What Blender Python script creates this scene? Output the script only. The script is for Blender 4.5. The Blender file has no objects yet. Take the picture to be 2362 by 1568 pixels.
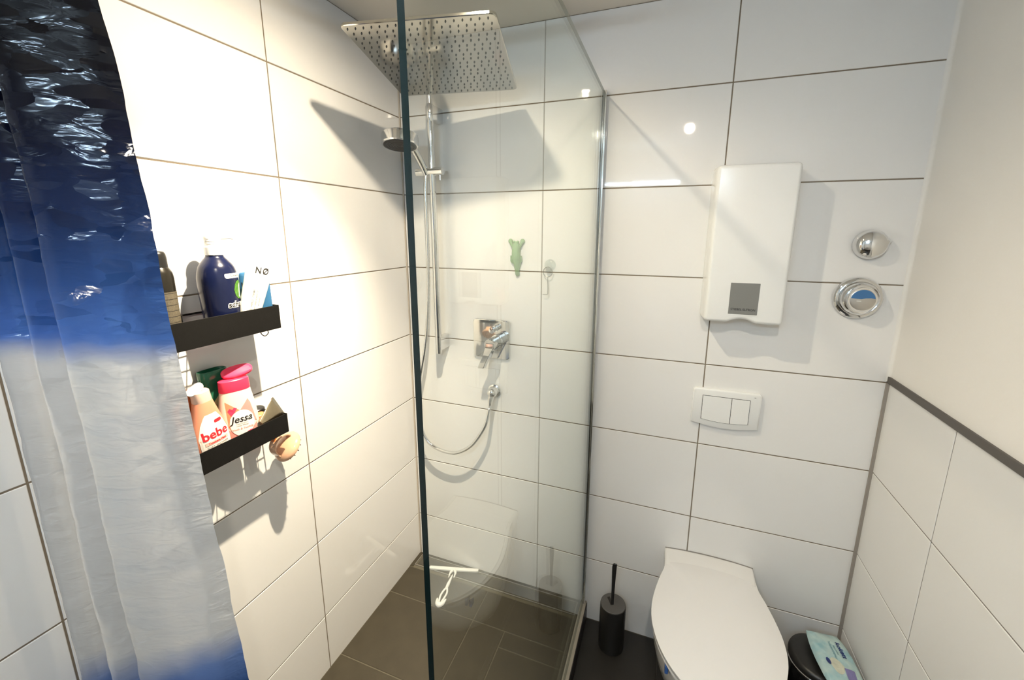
import bpy, bmesh, math, random
from mathutils import Vector, Matrix, noise
random.seed(7)
S = bpy.context.scene
COL = S.collection

# ------------------------------------------------------------------ camera
cam = bpy.data.cameras.new('camera'); camo = bpy.data.objects.new('camera', cam); COL.objects.link(camo)
R = ((0.9386360531, 0.3448925969, 0.0033847362), (0.0720226574, -0.1863959771, -0.9798312490), (-0.3373056427, 0.9199487140, -0.1997980656))
m = Matrix(((R[0][0], -R[1][0], -R[2][0]), (R[0][1], -R[1][1], -R[2][1]), (R[0][2], -R[1][2], -R[2][2])))
camo.matrix_world = Matrix.Translation((1.06284, -1.52493, 1.64982)) @ m.to_4x4()
cam.sensor_fit = 'HORIZONTAL'; cam.sensor_width = 36.0
cam.lens = 955.42 / 2362 * 36
cam.shift_x = -9.144 / 2362; cam.shift_y = -54.277 / 2362
cam.clip_start = 0.01
S.camera = camo

# ------------------------------------------------------------------ world, exposure
w = bpy.data.worlds.new('world'); S.world = w; w.use_nodes = True
w.node_tree.nodes['Background'].inputs[0].default_value = (0.9, 0.95, 1, 1)
w.node_tree.nodes['Background'].inputs[1].default_value = 0.02
S.view_settings.view_transform = 'Standard'; S.view_settings.look = 'None'
S.view_settings.gamma = 1.0; S.view_settings.use_curve_mapping = False
S.view_settings.exposure = 1.15
cy = S.cycles
cy.max_bounces = 7; cy.diffuse_bounces = 3; cy.glossy_bounces = 4; cy.transmission_bounces = 5; cy.transparent_max_bounces = 8
cy.caustics_reflective = False; cy.caustics_refractive = False; cy.sample_clamp_indirect = 6.0; cy.adaptive_threshold = 0.05
SPOT_SHOWER = dict(pos=(0.60, -0.76, 2.335), aim=(0.25, -0.72, 0.0), energy=20, angle=167, blend=0.74, soft=0.012, color=(1.0, 0.86, 0.64), core=(-0.14, -0.76, 0.15, 100, 73))
SPOT_ROOM = dict(pos=(1.13, -1.674, 2.335), aim=(1.2, -0.9, 0.3), energy=17, angle=150, blend=1.0, soft=0.024, color=(1.0, 0.91, 0.76))
LED_STRENGTH = 86.0; LED_COLOR = (0.58, 0.78, 1.0)

# ------------------------------------------------------------------ dimensions (metres)
XR, YR, ZC = 1.7226, -2.40, 2.36          # right wall, rear wall, ceiling
ZS = 0.08                                 # raised shower floor
XG = 0.823                                # outer face of the glass screen

# ------------------------------------------------------------------ helpers
def link(o): COL.objects.link(o); return o
def root_loc(o):
    v = Vector((0, 0, 0))
    while o is not None: v += o.location; o = o.parent
    return v
def obj(name, bm, mat, parent=None, smooth=False, origin=None, kind=None):
    if isinstance(bm, bmesh.types.BMesh):
        bmesh.ops.recalc_face_normals(bm, faces=bm.faces)
        me = bpy.data.meshes.new(name); bm.to_mesh(me); bm.free()
    else: me = bm
    off = root_loc(parent) if parent else Vector(origin or (0, 0, 0))
    if off.length: me.transform(Matrix.Translation(-off))
    for mm in (mat if isinstance(mat, (list, tuple)) else [mat]): me.materials.append(mm)
    if smooth:
        for p in me.polygons: p.use_smooth = True
        try: me.set_sharp_from_angle(angle=math.radians(smooth if smooth is not True else 40))
        except Exception: pass
    o = bpy.data.objects.new(name, me); link(o)
    if parent: o.parent = parent
    else: o.location = off
    if kind: o['kind'] = kind
    return o
def thing(name, label, cat, loc, group=None):
    o = bpy.data.objects.new(name, None); link(o); o.location = loc
    o.empty_display_size = 0.02; o['label'] = label; o['category'] = cat
    if group: o['group'] = group
    return o
def tag(o, label, cat, group=None):
    o['label'] = label; o['category'] = cat
    if group: o['group'] = group
    return o
def NB(): return bmesh.new()
def box(bm, x0, x1, y0, y1, z0, z1, bev=0, seg=2, M=None):
    g = bmesh.ops.create_cube(bm, size=1)['verts']
    bmesh.ops.scale(bm, vec=(x1 - x0, y1 - y0, z1 - z0), verts=g)
    bmesh.ops.translate(bm, vec=((x0 + x1) / 2, (y0 + y1) / 2, (z0 + z1) / 2), verts=g)
    if bev:
        es = list({e for v in g for e in v.link_edges})
        r = bmesh.ops.bevel(bm, geom=es, offset=bev, segments=seg, profile=0.5, affect='EDGES')
        g = list({v for f in r['faces'] for v in f.verts} | {v for v in g if v.is_valid})
    if M is not None: bmesh.ops.transform(bm, matrix=M, verts=g)
    return bm
def rings(bm, rs, cap0=True, cap1=True, close=True):
    vs = [[bm.verts.new(p) for p in r] for r in rs]
    n = len(vs[0])
    for a, b in zip(vs, vs[1:]):
        for i in range(n if close else n - 1):
            j = (i + 1) % n
            try: bm.faces.new((a[i], a[j], b[j], b[i]))
            except ValueError: pass
    if cap0: bm.faces.new(vs[0][::-1])
    if cap1: bm.faces.new(vs[-1])
    return bm
def frame(d):
    d = Vector(d).normalized(); a = Vector((0, 0, 1)) if abs(d.z) < 0.9 else Vector((1, 0, 0))
    u = d.cross(a).normalized(); return u, d.cross(u)
def tube(bm, pts, r, n=12, caps=True):
    pts = [Vector(p) for p in pts]; rs = r if isinstance(r, (list, tuple)) else [r] * len(pts)
    out = []; u = None
    for i, p in enumerate(pts):
        d = (pts[min(i + 1, len(pts) - 1)] - pts[max(i - 1, 0)]).normalized()
        if u is None: u, v = frame(d)
        else:
            u = (u - d * u.dot(d)).normalized(); v = d.cross(u)
        out.append([p + (u * math.cos(2 * math.pi * k / n) + v * math.sin(2 * math.pi * k / n)) * rs[i] for k in range(n)])
    return rings(bm, out, caps, caps)
def lathe(bm, prof, c=(0, 0, 0), ax=(0, 0, 1), n=32, M=None):
    """prof: (radius, height along ax)"""
    d = Vector(ax).normalized(); u, v = frame(d); c = Vector(c); out = []
    for r, h in prof:
        r = max(r, 1e-5)
        ring = [c + d * h + (u * math.cos(2 * math.pi * k / n) + v * math.sin(2 * math.pi * k / n)) * r for k in range(n)]
        if M is not None: ring = [M @ p for p in ring]
        out.append(ring)
    return rings(bm, out)
def catmull(pts, k=8):
    P = [Vector(p) for p in pts]; P = [P[0] * 2 - P[1]] + P + [P[-1] * 2 - P[-2]]; out = []
    for i in range(1, len(P) - 2):
        for j in range(k):
            t = j / k
            out.append(0.5 * ((2 * P[i]) + (P[i + 1] - P[i - 1]) * t + (2 * P[i - 1] - 5 * P[i] + 4 * P[i + 1] - P[i + 2]) * t * t + (3 * P[i] - P[i - 1] - 3 * P[i + 1] + P[i + 2]) * t ** 3))
    out.append(P[-2]); return out
def rrect(x0, x1, z0, z1, r, n=5):
    pts = []
    for cx, cz, a in ((x1 - r, z1 - r, 0), (x0 + r, z1 - r, 90), (x0 + r, z0 + r, 180), (x1 - r, z0 + r, 270)):
        for k in range(n + 1):
            t = math.radians(a + 90 * k / n); pts.append((cx + r * math.cos(t), cz + r * math.sin(t)))
    return pts
def prism_y(bm, poly, yb, yf, bev=0.0, bseg=2):
    """outline in x,z; back at yb, front (towards the viewer) at yf < yb, edge rounded by bev"""
    cx = sum(p[0] for p in poly) / len(poly); cz = sum(p[1] for p in poly) / len(poly)
    ext = max(max(abs(p[0] - cx), abs(p[1] - cz)) for p in poly)
    rs = [[(x, yb, z) for x, z in poly]]
    if bev:
        for k in range(bseg + 1):
            a = math.pi / 2 * k / bseg; ins = bev * (1 - math.cos(a)); f = yf + bev * (1 - math.sin(a))
            rs.append([(x - (x - cx) / ext * ins, f, z - (z - cz) / ext * ins) for x, z in poly])
    else: rs.append([(x, yf, z) for x, z in poly])
    return rings(bm, rs)
def xf(bm, M):
    bmesh.ops.transform(bm, matrix=M, verts=bm.verts); return bm
def text_mesh(s, size, f, bold=0.0, shear=0.0, align='CENTER', spacing=1.0):
    """lettering; f(u, v) -> point in space"""
    cu = bpy.data.curves.new('lettering', 'FONT'); cu.body = s; cu.size = size; cu.align_x = align; cu.align_y = 'CENTER'
    cu.offset = bold; cu.shear = shear; cu.space_character = spacing; cu.resolution_u = 3
    o = bpy.data.objects.new('lettering', cu); link(o)
    bpy.context.view_layer.update()
    me = bpy.data.meshes.new_from_object(o.evaluated_get(bpy.context.evaluated_depsgraph_get()))
    bpy.data.objects.remove(o); bpy.data.curves.remove(cu)
    b = NB(); b.from_mesh(me); bpy.data.meshes.remove(me)
    for v in b.verts: v.co = Vector(f(v.co.x, v.co.y))
    return b
def decal(poly, f, nx=1):
    """flat print: polygon outline in u,v mapped by f, split into strips so that it follows a curve"""
    b = NB()
    if nx == 1:
        b.faces.new([b.verts.new(f(u, v)) for u, v in poly]); return b
    u0 = min(p[0] for p in poly); u1 = max(p[0] for p in poly); cols = []
    for i in range(nx + 1):
        u = u0 + (u1 - u0) * i / nx; vs = []
        for (a, c), (d, e) in zip(poly, poly[1:] + poly[:1]):
            if (a - u) * (d - u) <= 0 and abs(a - d) > 1e-9: vs.append(c + (e - c) * (u - a) / (d - a))
            elif abs(a - u) < 1e-7: vs.append(c)
        cols.append((u, min(vs), max(vs)))
    rows = 6; g = [[b.verts.new(f(u, lo + (hi - lo) * k / rows)) for k in range(rows + 1)] for u, lo, hi in cols]
    for a, c in zip(g, g[1:]):
        for k in range(rows): b.faces.new((a[k], c[k], c[k + 1], a[k + 1]))
    return b
def ell(cu, cv, a, b, n=24): return [(cu + a * math.cos(2 * math.pi * k / n), cv + b * math.sin(2 * math.pi * k / n)) for k in range(n)]

# ------------------------------------------------------------------ materials
def mat(name, col, rough=0.4, metal=0.0, bump=0.0, bscale=40.0, var=0.0, vscale=6.0, coat=0.0, trans=0.0, spec=0.5, ior=1.45, emit=None, estr=0.0, rvar=0.0, stretch=(1, 1, 1)):
    mt = bpy.data.materials.new(name); mt.use_nodes = True; nt = mt.node_tree; b = nt.nodes['Principled BSDF']
    I = b.inputs; I['Base Color'].default_value = (*col, 1); I['Roughness'].default_value = rough; I['Metallic'].default_value = metal
    I['Coat Weight'].default_value = coat; I['Transmission Weight'].default_value = trans; I['IOR'].default_value = ior
    I['Specular IOR Level'].default_value = spec
    if emit: I['Emission Color'].default_value = (*emit, 1); I['Emission Strength'].default_value = estr
    if bump or var or rvar:
        tc = nt.nodes.new('ShaderNodeTexCoord'); mp = nt.nodes.new('ShaderNodeMapping'); mp.inputs['Scale'].default_value = stretch
        nt.links.new(tc.outputs['Object'], mp.inputs['Vector'])
    def nz(sc, det=3):
        n = nt.nodes.new('ShaderNodeTexNoise'); n.inputs['Scale'].default_value = sc; n.inputs['Detail'].default_value = det
        nt.links.new(mp.outputs['Vector'], n.inputs['Vector']); return n
    if bump:
        n = nz(bscale); bp = nt.nodes.new('ShaderNodeBump'); bp.inputs['Strength'].default_value = bump; bp.inputs['Distance'].default_value = 0.002
        nt.links.new(n.outputs['Fac'], bp.inputs['Height']); nt.links.new(bp.outputs['Normal'], I['Normal'])
    if var:
        n = nz(vscale, 5); mx = nt.nodes.new('ShaderNodeMix'); mx.data_type = 'RGBA'
        mx.inputs['A'].default_value = (*[c * (1 - var) for c in col], 1); mx.inputs['B'].default_value = (*[min(1, c * (1 + var)) for c in col], 1)
        nt.links.new(n.outputs['Fac'], mx.inputs['Factor']); nt.links.new(mx.outputs['Result'], I['Base Color'])
    if rvar:
        n = nz(vscale * 2, 4); mr = nt.nodes.new('ShaderNodeMapRange'); mr.inputs['To Min'].default_value = max(0, rough - rvar); mr.inputs['To Max'].default_value = rough + rvar
        nt.links.new(n.outputs['Fac'], mr.inputs['Value']); nt.links.new(mr.outputs['Result'], I['Roughness'])
    return mt
M_TILE = mat('white_glazed_tile', (0.80, 0.79, 0.77), 0.035, bump=0.012, bscale=7, var=0.02, vscale=3)
M_TILE_R = mat('white_satin_tile', (0.80, 0.79, 0.77), 0.28, bump=0.05, bscale=12, var=0.02, vscale=3)
M_GROUT = mat('beige_grey_grout', (0.20, 0.160, 0.115), 0.9, bump=0.3, bscale=300, var=0.15, vscale=20)
M_GROUT_G = mat('grey_grout', (0.25, 0.23, 0.21), 0.9, bump=0.3, bscale=300, var=0.15, vscale=20)
M_PLASTER = mat('white_painted_plaster', (0.78, 0.76, 0.72), 0.75, bump=0.12, bscale=160, var=0.015, vscale=4)
M_CEIL = mat('ceiling_paint', (0.74, 0.70, 0.63), 0.85, bump=0.1, bscale=180)
M_FLOOR = mat('dark_grey_stone_tile', (0.054, 0.045, 0.029), 0.45, bump=0.12, bscale=90, var=0.25, vscale=14, rvar=0.08)
M_FLOOR2 = mat('black_stone_tile', (0.022, 0.019, 0.016), 0.42, bump=0.12, bscale=90, var=0.25, vscale=14, rvar=0.08)
M_FGROUT = mat('floor_grout', (0.125, 0.112, 0.08), 0.9, var=0.2, vscale=30)
M_CHROME = mat('chrome', (0.78, 0.78, 0.78), 0.07, 1.0, rvar=0.03, vscale=8)
M_STEEL = mat('polished_steel', (0.54, 0.52, 0.47), 0.09, 1.0, rvar=0.04, vscale=10)
M_BRUSHED = mat('brushed_aluminium', (0.55, 0.53, 0.50), 0.35, 1.0, bump=0.05, bscale=200, stretch=(1, 0.05, 1))
M_RUBBER = mat('grey_rubber_nozzle', (0.06, 0.06, 0.055), 0.6, var=0.2)
M_BLACKMETAL = mat('black_powder_coat', (0.0055, 0.005, 0.0045), 0.6, spec=0.2, bump=0.15, bscale=500, var=0.15, vscale=20)
M_BLACKPL = mat('black_plastic', (0.014, 0.013, 0.012), 0.35, bump=0.04, bscale=200, var=0.1)
M_GREYMATT = mat('grey_matt_plastic', (0.10, 0.095, 0.09), 0.55, bump=0.08, bscale=300, var=0.1)
M_WHITEPL = mat('white_plastic', (0.82, 0.82, 0.80), 0.25, bump=0.02, bscale=60, var=0.01)
M_CERAMIC = mat('white_ceramic', (0.84, 0.82, 0.79), 0.10, coat=0.5, bump=0.015, bscale=10, var=0.01)
M_LID = mat('white_lid_plastic', (0.84, 0.82, 0.80), 0.06, bump=0.02, bscale=14, var=0.01)
M_HEATER = mat('white_heater_plastic', (0.80, 0.80, 0.78), 0.20, bump=0.02, bscale=20, var=0.01)
M_GREYPANEL = mat('grey_control_panel', (0.20, 0.20, 0.19), 0.35, var=0.05)
M_GAPSHADE = mat('gap_shade', (0.006, 0.006, 0.006), 0.8, var=0.1)  # near-black colour painted in for the shade inside narrow gaps
M_INK = mat('black_ink', (0.015, 0.013, 0.012), 0.5, var=0.05)
M_REDINK = mat('red_ink', (0.70, 0.02, 0.03), 0.45, var=0.05)
M_BLUEMARK = mat('blue_enamel', (0.05, 0.16, 0.36), 0.25, var=0.05)
M_GLASSEDGE = mat('green_glass_edge', (0.003, 0.011, 0.011), 0.12, var=0.2, vscale=10, coat=0.4)

def glass_mat(name, tint, f0=0.04, rough=0.0):
    """architectural glass: unrefracted transmission plus a mirror reflection by the Schlick law"""
    mt = bpy.data.materials.new(name); mt.use_nodes = True; nt = mt.node_tree; nt.nodes.clear()
    N = nt.nodes.new; L = nt.links.new
    out = N('ShaderNodeOutputMaterial'); mix = N('ShaderNodeMixShader'); tr = N('ShaderNodeBsdfTransparent'); gl = N('ShaderNodeBsdfGlossy')
    tr.inputs[0].default_value = (*tint, 1); gl.inputs['Roughness'].default_value = rough; gl.inputs['Color'].default_value = (0.95, 1, 0.97, 1)
    g = N('ShaderNodeNewGeometry'); dt = N('ShaderNodeVectorMath'); dt.operation = 'DOT_PRODUCT'
    L(g.outputs['Incoming'], dt.inputs[0]); L(g.outputs['Normal'], dt.inputs[1])
    def mth(op, a, b=None):
        n = N('ShaderNodeMath'); n.operation = op
        for i, x in enumerate((a, b)):
            if x is None: continue
            if isinstance(x, (int, float)): n.inputs[i].default_value = x
            else: L(x, n.inputs[i])
        return n.outputs[0]
    c = mth('ABSOLUTE', dt.outputs['Value']); o = mth('SUBTRACT', 1.0, c); p5 = mth('POWER', o, 5.0)
    f = mth('ADD', mth('MULTIPLY', p5, 1 - f0), f0)
    nz = N('ShaderNodeTexNoise'); nz.inputs['Scale'].default_value = 3.0; tc = N('ShaderNodeTexCoord'); L(tc.outputs['Object'], nz.inputs['Vector'])
    L(mth('MULTIPLY', f, mth('ADD', mth('MULTIPLY', nz.outputs['Fac'], 0.1), 0.95)), mix.inputs[0]); L(tr.outputs[0], mix.inputs[1]); L(gl.outputs[0], mix.inputs[2]); L(mix.outputs[0], out.inputs['Surface'])
    return mt
M_GLASS = glass_mat('clear_screen_glass', (0.985, 0.995, 0.985), 0.035)
M_CLEAR = glass_mat('clear_suction_plastic', (0.93, 0.95, 0.94), 0.06, 0.08)

def emis(name, col, s):
    mt = bpy.data.materials.new(name); mt.use_nodes = True; nt = mt.node_tree; nt.nodes.clear()
    o = nt.nodes.new('ShaderNodeOutputMaterial'); e = nt.nodes.new('ShaderNodeEmission'); e.inputs[0].default_value = (*col, 1); e.inputs[1].default_value = s
    nt.links.new(e.outputs[0], o.inputs[0]); return mt

# ------------------------------------------------------------------ room shell
def wall(name, box_, m):
    b = NB(); box(b, *box_); return obj(name, b, m, kind='structure')
GAP = 0.0018; TD = 0.009
tile_cache = {}
def tile(parent, axis, face, sgn, a0, a1, b0, b1, mt, g=GAP, name='tile', ch=0.0012, td=TD):
    """one wall or floor tile; axis = normal axis, face = coordinate of its visible face, sgn = side it faces,
       a/b = the two other axes. Alike tiles share mesh data."""
    w_, h_ = round(a1 - a0 - 2 * g, 4), round(b1 - b0 - 2 * g, 4)
    key = (axis, sgn, w_, h_, mt.name, td)
    if key not in tile_cache:
        def P(a, b, n):
            n = -n * sgn
            return {0: (n, a, b), 1: (a, n, b), 2: (a, b, n)}[axis]
        def ring(i, n): return [P(-w_ / 2 + i, -h_ / 2 + i, n), P(w_ / 2 - i, -h_ / 2 + i, n), P(w_ / 2 - i, h_ / 2 - i, n), P(-w_ / 2 + i, h_ / 2 - i, n)]
        bm = NB(); rings(bm, [ring(0, td), ring(0, ch), ring(ch, 0)])
        bmesh.ops.recalc_face_normals(bm, faces=bm.faces)
        me = bpy.data.meshes.new(name); bm.to_mesh(me); bm.free(); me.materials.append(mt); tile_cache[key] = me
    o = bpy.data.objects.new(name, tile_cache[key]); link(o); o.parent = parent
    a, b = (a0 + a1) / 2, (b0 + b1) / 2
    o.location = Vector({0: (face, a, b), 1: (a, face, b), 2: (a, b, face)}[axis]) - root_loc(parent)
    return o
BACK = TD - 0.0015
wall_back = wall('wall_back', (-0.1, XR + 0.1, 0.0017, 0.10, -0.05, ZC + 0.05), M_GROUT)
wall_left = wall('wall_left', (-0.10, -0.0017, YR - 0.1, 0.0017, -0.05, ZC + 0.05), M_GROUT)
wall_right = wall('wall_right', (XR + 0.0017, XR + 0.1, YR - 0.1, 0.0017, -0.05, 1.2), M_GROUT_G)
tile_back_td = 0.0085
ZR = [0.0] + [0.3 * k for k in range(1, 8)] + [ZC]
XC = [0.003, 0.6077, 1.2077, XR - 0.004]
for r in range(8):
    for c in range(3): tile(wall_back, 1, 0.0, -1, XC[c], XC[c + 1], ZR[r], ZR[r + 1], M_TILE)
YC = [-0.001, -0.5955, -1.1955, -1.7955, YR]
for r in range(8):
    for c in range(4): tile(wall_left, 0, 0.0, 1, YC[c + 1], YC[c], ZR[r], ZR[r + 1], M_TILE)
YV = [-0.001, -0.3284, -0.9284, -1.5284, -2.1284, YR]
for r in range(4):
    for c in range(5): tile(wall_right, 0, XR, -1, YV[c + 1], YV[c], ZR[r], ZR[r + 1], M_TILE_R)
# painted upper part of the right wall with a softly rounded inner corner
b = NB(); rad = 0.025; prof = [(XR + 0.1, 0.0)]
pl = [(XR - rad * 0.4, 0.0)]
for k in range(7):
    a = math.pi / 2 * k / 6; pl.append((XR - rad * 0.4 + (rad * 0.4) * math.sin(a), -(rad * 0.4) * (1 - math.cos(a))))
pl += [(XR, YR), (XR + 0.1, YR), (XR + 0.1, 0.0)]
rings(b, [[(x, y, 1.205) for x, y in pl], [(x, y, ZC + 0.02) for x, y in pl]])
obj('wall_right', b, M_PLASTER, kind='structure', smooth=30)
wall('wall_rear', (-0.1, XR + 0.1, YR - 0.1, YR, -0.05, ZC + 0.05), M_PLASTER)
ceiling = wall('ceiling', (-0.1, XR + 0.1, YR - 0.1, 0.1, ZC, ZC + 0.1), M_CEIL)
b = NB(); box(b, XR - 0.006, XR + 0.004, YR, -0.001, 1.2005, 1.2205, 0.001)
obj('trim_1', b, mat('grey_tile_edge_profile', (0.105, 0.095, 0.085), 0.55, var=0.1), kind='structure')
b = NB(); box(b, XR - 0.0075, XR + 0.002, -0.0075, 0.002, 0.0, 1.2, 0.0)
obj('trim_2', b, mat('corner_sealant', (0.30, 0.27, 0.24), 0.6, var=0.1), kind='structure')
b = NB(); tube(b, [(0.001, -0.001, ZS), (0.001, -0.001, ZC)], 0.0035, 8)
obj('trim_3', b, mat('shower_sealant', (0.52, 0.46, 0.38), 0.5, var=0.1), kind='structure')

# floor of the room, dark tiles
floor = wall('floor', (-0.1, XR + 0.1, YR - 0.1, 0.1, -0.10, -0.002), mat('dark_floor_grout', (0.05, 0.045, 0.038), 0.9, var=0.2, vscale=30))
xs = [XG + 0.012, 1.13, 1.43, XR]; 
for i in range(3):
    ys = [0.0, -0.45, -1.05, -1.65, -2.25, YR] if i % 2 else [0.0, -0.6, -1.2, -1.8, YR]
    for y0, y1 in zip(ys, ys[1:]): tile(floor, 2, 0.0, 1, xs[i], xs[i + 1], y1, y0, M_FLOOR2, td=0.004)
for x0, x1 in ((0.0, 0.4), (0.4, XG + 0.012)):
    for y0, y1 in ((-1.20, -1.8), (-1.8, YR)): tile(floor, 2, 0.0, 1, x0, x1, y1, y0, M_FLOOR2, td=0.004)
# raised shower floor
b = NB(); box(b, 0.0, XG + 0.012, -1.19, 0.0, 0.0005, ZS - 0.0015)
sfloor = obj('shower_floor', b, M_FGROUT, kind='structure')
for x0, x1, y0, y1 in ((0.0, 0.41, -0.0945, -0.246), (0.41, 0.812, -0.0945, -0.246), (0.0, 0.41, -0.246, -0.546), (0.41, 0.55, -0.246, -0.546),
                       (0.55, 0.812, -0.246, -0.3145), (0.55, 0.812, -0.3145, -0.6145), (0.41, 0.55, -0.546, -0.846), (0.55, 0.812, -0.6145, -0.9145), (0.41, 0.55, -0.846, -1.19), (0.55, 0.812, -0.9145, -1.19),
                       (0.0, 0.41, -0.546, -0.846), (0.0, 0.41, -0.846, -1.19)):
    tile(sfloor, 2, ZS, 1, x0, x1, y1, y0, M_FLOOR, td=0.004)
b = NB(); box(b, XG + 0.012, XG + 0.0135, -1.19, 0.0, 0.0005, ZS)
obj('trim_4', b, mat('black_step_riser', (0.02, 0.018, 0.017), 0.4, var=0.2), kind='structure')

# ------------------------------------------------------------------ lamps
def spot(name, d, label):
    p = Vector(d['pos']); t = thing(name, label, 'lamp', (p.x, p.y, ZC))
    b = NB(); lathe(b, [(0.030, 0), (0.043, 0), (0.043, 0.004), (0.040, 0.007), (0.031, 0.007), (0.030, 0.004)], (p.x, p.y, ZC), (0, 0, -1), 32)
    obj('trim_ring', b, M_CHROME, t, smooth=30)
    b = NB(); lathe(b, [(0.0, 0), (0.019, 0), (0.020, 0.004), (0.017, 0.007), (0.0, 0.008)], (p.x, p.y, ZC), (0, 0, -1), 24)
    bm_ = emis('bulb_glow_' + name, d['color'], 120.0); bm_.cycles.emission_sampling = 'NONE'
    obj('bulb', b, bm_, t, smooth=30)
    li = bpy.data.lights.new('spot_light', 'SPOT'); li.energy = d['energy']; li.color = d['color']; li.spot_size = math.radians(d['angle']); li.spot_blend = d['blend']; li.shadow_soft_size = d['soft']
    lo = bpy.data.objects.new('spot_light', li); link(lo); lo.parent = t; lo.location = p - Vector((p.x, p.y, ZC))
    lo.rotation_euler = (Vector(d['aim']) - p).to_track_quat('-Z', 'Y').to_euler()
    if 'core' in d:        # reflector lamp: a bright core inside the wide spill
        c = d['core']; l2 = li.copy(); l2.energy = c[3]; l2.spot_size = math.radians(c[4]); l2.spot_blend = 1.0
        lo2 = bpy.data.objects.new('spot_light', l2); link(lo2); lo2.parent = t; lo2.location = lo.location
        lo2.rotation_euler = (Vector(c[:3]) - p).to_track_quat('-Z', 'Y').to_euler()
spot('ceiling_spotlight', SPOT_SHOWER, 'recessed ceiling spotlight with warm bulb above the shower')
spot('ceiling_spotlight', SPOT_ROOM, 'recessed ceiling spotlight above the middle of the bathroom')
t = thing('mirror_lamp', 'long white light bar on the rear wall, reflected in the tiles', 'lamp', (0.787, YR, 2.066))
b = NB(); box(b, 0.47, 1.104, YR, YR + 0.030, 2.052, 2.080, 0.003); obj('housing', b, M_CHROME, t)
b = NB(); box(b, 0.478, 1.096, YR + 0.0302, YR + 0.046, 2.056, 2.076, 0.004); obj('diffuser', b, emis('led_glow', LED_COLOR, LED_STRENGTH), t)

# ------------------------------------------------------------------ glass screen
t = thing('shower_screen', 'clear fixed glass shower screen standing on the raised shower edge', 'shower screen', (XG - 0.004, -0.6, ZS + 0.004))
b = NB(); box(b, XG - 0.008, XG, -1.165, -0.006, ZS + 0.008, 2.108)
b.faces.ensure_lookup_table()
gp = obj('glass_panel', b, [M_GLASS, M_GLASSEDGE], t)
for f in gp.data.polygons:
    if abs(f.normal.x) < 0.5: f.material_index = 1
b = NB()
for x0, x1 in ((XG - 0.013, XG - 0.0082), (XG + 0.0002, XG + 0.006)): box(b, x0, x1, -0.020, 0.0, ZS + 0.004, 2.112, 0.0008)
box(b, XG - 0.013, XG + 0.006, -0.005, 0.0, ZS + 0.004, 2.112)
obj('wall_profile', b, M_CHROME, t)
b = NB(); box(b, XG - 0.014, XG + 0.0115, -1.165, 0.0, ZS, ZS + 0.0075, 0.001); obj('floor_profile', b, mat('pale_floor_profile', (0.30, 0.27, 0.22), 0.5, var=0.1, vscale=20), t)

# ------------------------------------------------------------------ shower drain
t = thing('shower_drain', 'long narrow linear drain with tiled cover along the back wall', 'drain', (0.41, -0.045, ZS))
b = NB(); zt = ZS + 0.0005
for x0, x1, y0, y1 in ((0.018, 0.80, -0.018, -0.014), (0.018, 0.80, -0.0815, -0.0775), (0.018, 0.022, -0.0775, -0.018), (0.796, 0.80, -0.0775, -0.018)): box(b, x0, x1, y0, y1, ZS - 0.012, zt + 0.0012)
obj('frame', b, M_BRUSHED, t)
b = NB(); box(b, 0.022, 0.796, -0.0775, -0.018, ZS - 0.012, ZS - 0.0085); obj('channel', b, M_GAPSHADE, t)  # shallow channel, coloured black for the shade of a deeper one
b = NB(); box(b, 0.029, 0.789, -0.071, -0.0245, ZS - 0.008, zt, 0.001); obj('cover', b, mat('drain_cover', (0.075, 0.068, 0.056), 0.30, var=0.2, vscale=20), t)
b = NB(); box(b, 0.0, 0.812, -0.014, -0.0005, ZS - 0.001, ZS + 0.0002); box(b, 0.0, 0.018, -0.0925, -0.014, ZS - 0.001, ZS + 0.0002)
obj('border_strip', b, M_FLOOR, t)

# ------------------------------------------------------------------ shower rail with rain head and hand shower
BX, BY = 0.187, -0.070
t = thing('rain_shower', 'chrome wall rail carrying a large square rain shower head', 'shower', (BX, 0.0, 1.15))
b = NB(); tube(b, [(BX, BY, 1.152), (BX, BY, 1.155), (BX - 0.003, BY, 2.06)], [0.011, 0.0125, 0.0125], 20); obj('rail', b, M_CHROME, t, smooth=True)
b = NB(); tube(b, catmull([(BX - 0.003, BY, 2.06), (BX - 0.004, BY, 2.16), (BX + 0.012, BY - 0.018, 2.200), (BX + 0.06, BY - 0.075, 2.212), (0.36, -0.31, 2.212), (0.390, -0.347, 2.196), (0.394, -0.350, 2.170)], 6), 0.0115, 16); obj('arm', b, M_CHROME, t, smooth=True)
b = NB(); tube(b, [(BX - 0.003, BY, 2.055), (BX - 0.003, BY, 2.065), (BX - 0.0035, BY, 2.105), (BX - 0.0035, BY, 2.115)], [0.0125, 0.016, 0.016, 0.0125], 20); obj('pipe_joint', b, M_CHROME, t, smooth=30)
for z0, z1 in ((1.165, 1.222), (2.058, 2.112)):
    b = NB(); box(b, BX - 0.013, BX + 0.013, BY - 0.006, -0.0002, z0, z1, 0.004); obj('wall_bracket', b, M_CHROME, t, smooth=30)
RV = Vector((-0.114, -0.026, 0.217)); HM = Matrix.Translation((0.395, -0.350, 2.134)) @ Matrix.Rotation(RV.length, 4, RV.normalized())
head = []
for z, ins in ((0.0, 0.002), (0.0015, 0.0), (0.0075, 0.0), (0.009, 0.002)):
    head.append([HM @ Vector((x, y, z)) for x, y in rrect(-0.2 + ins, 0.2 - ins, -0.2 + ins, 0.2 - ins, 0.016, 5)])
b = NB(); rings(b, head); hd = obj('rain_head', b, M_STEEL, t)
b = NB()
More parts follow.
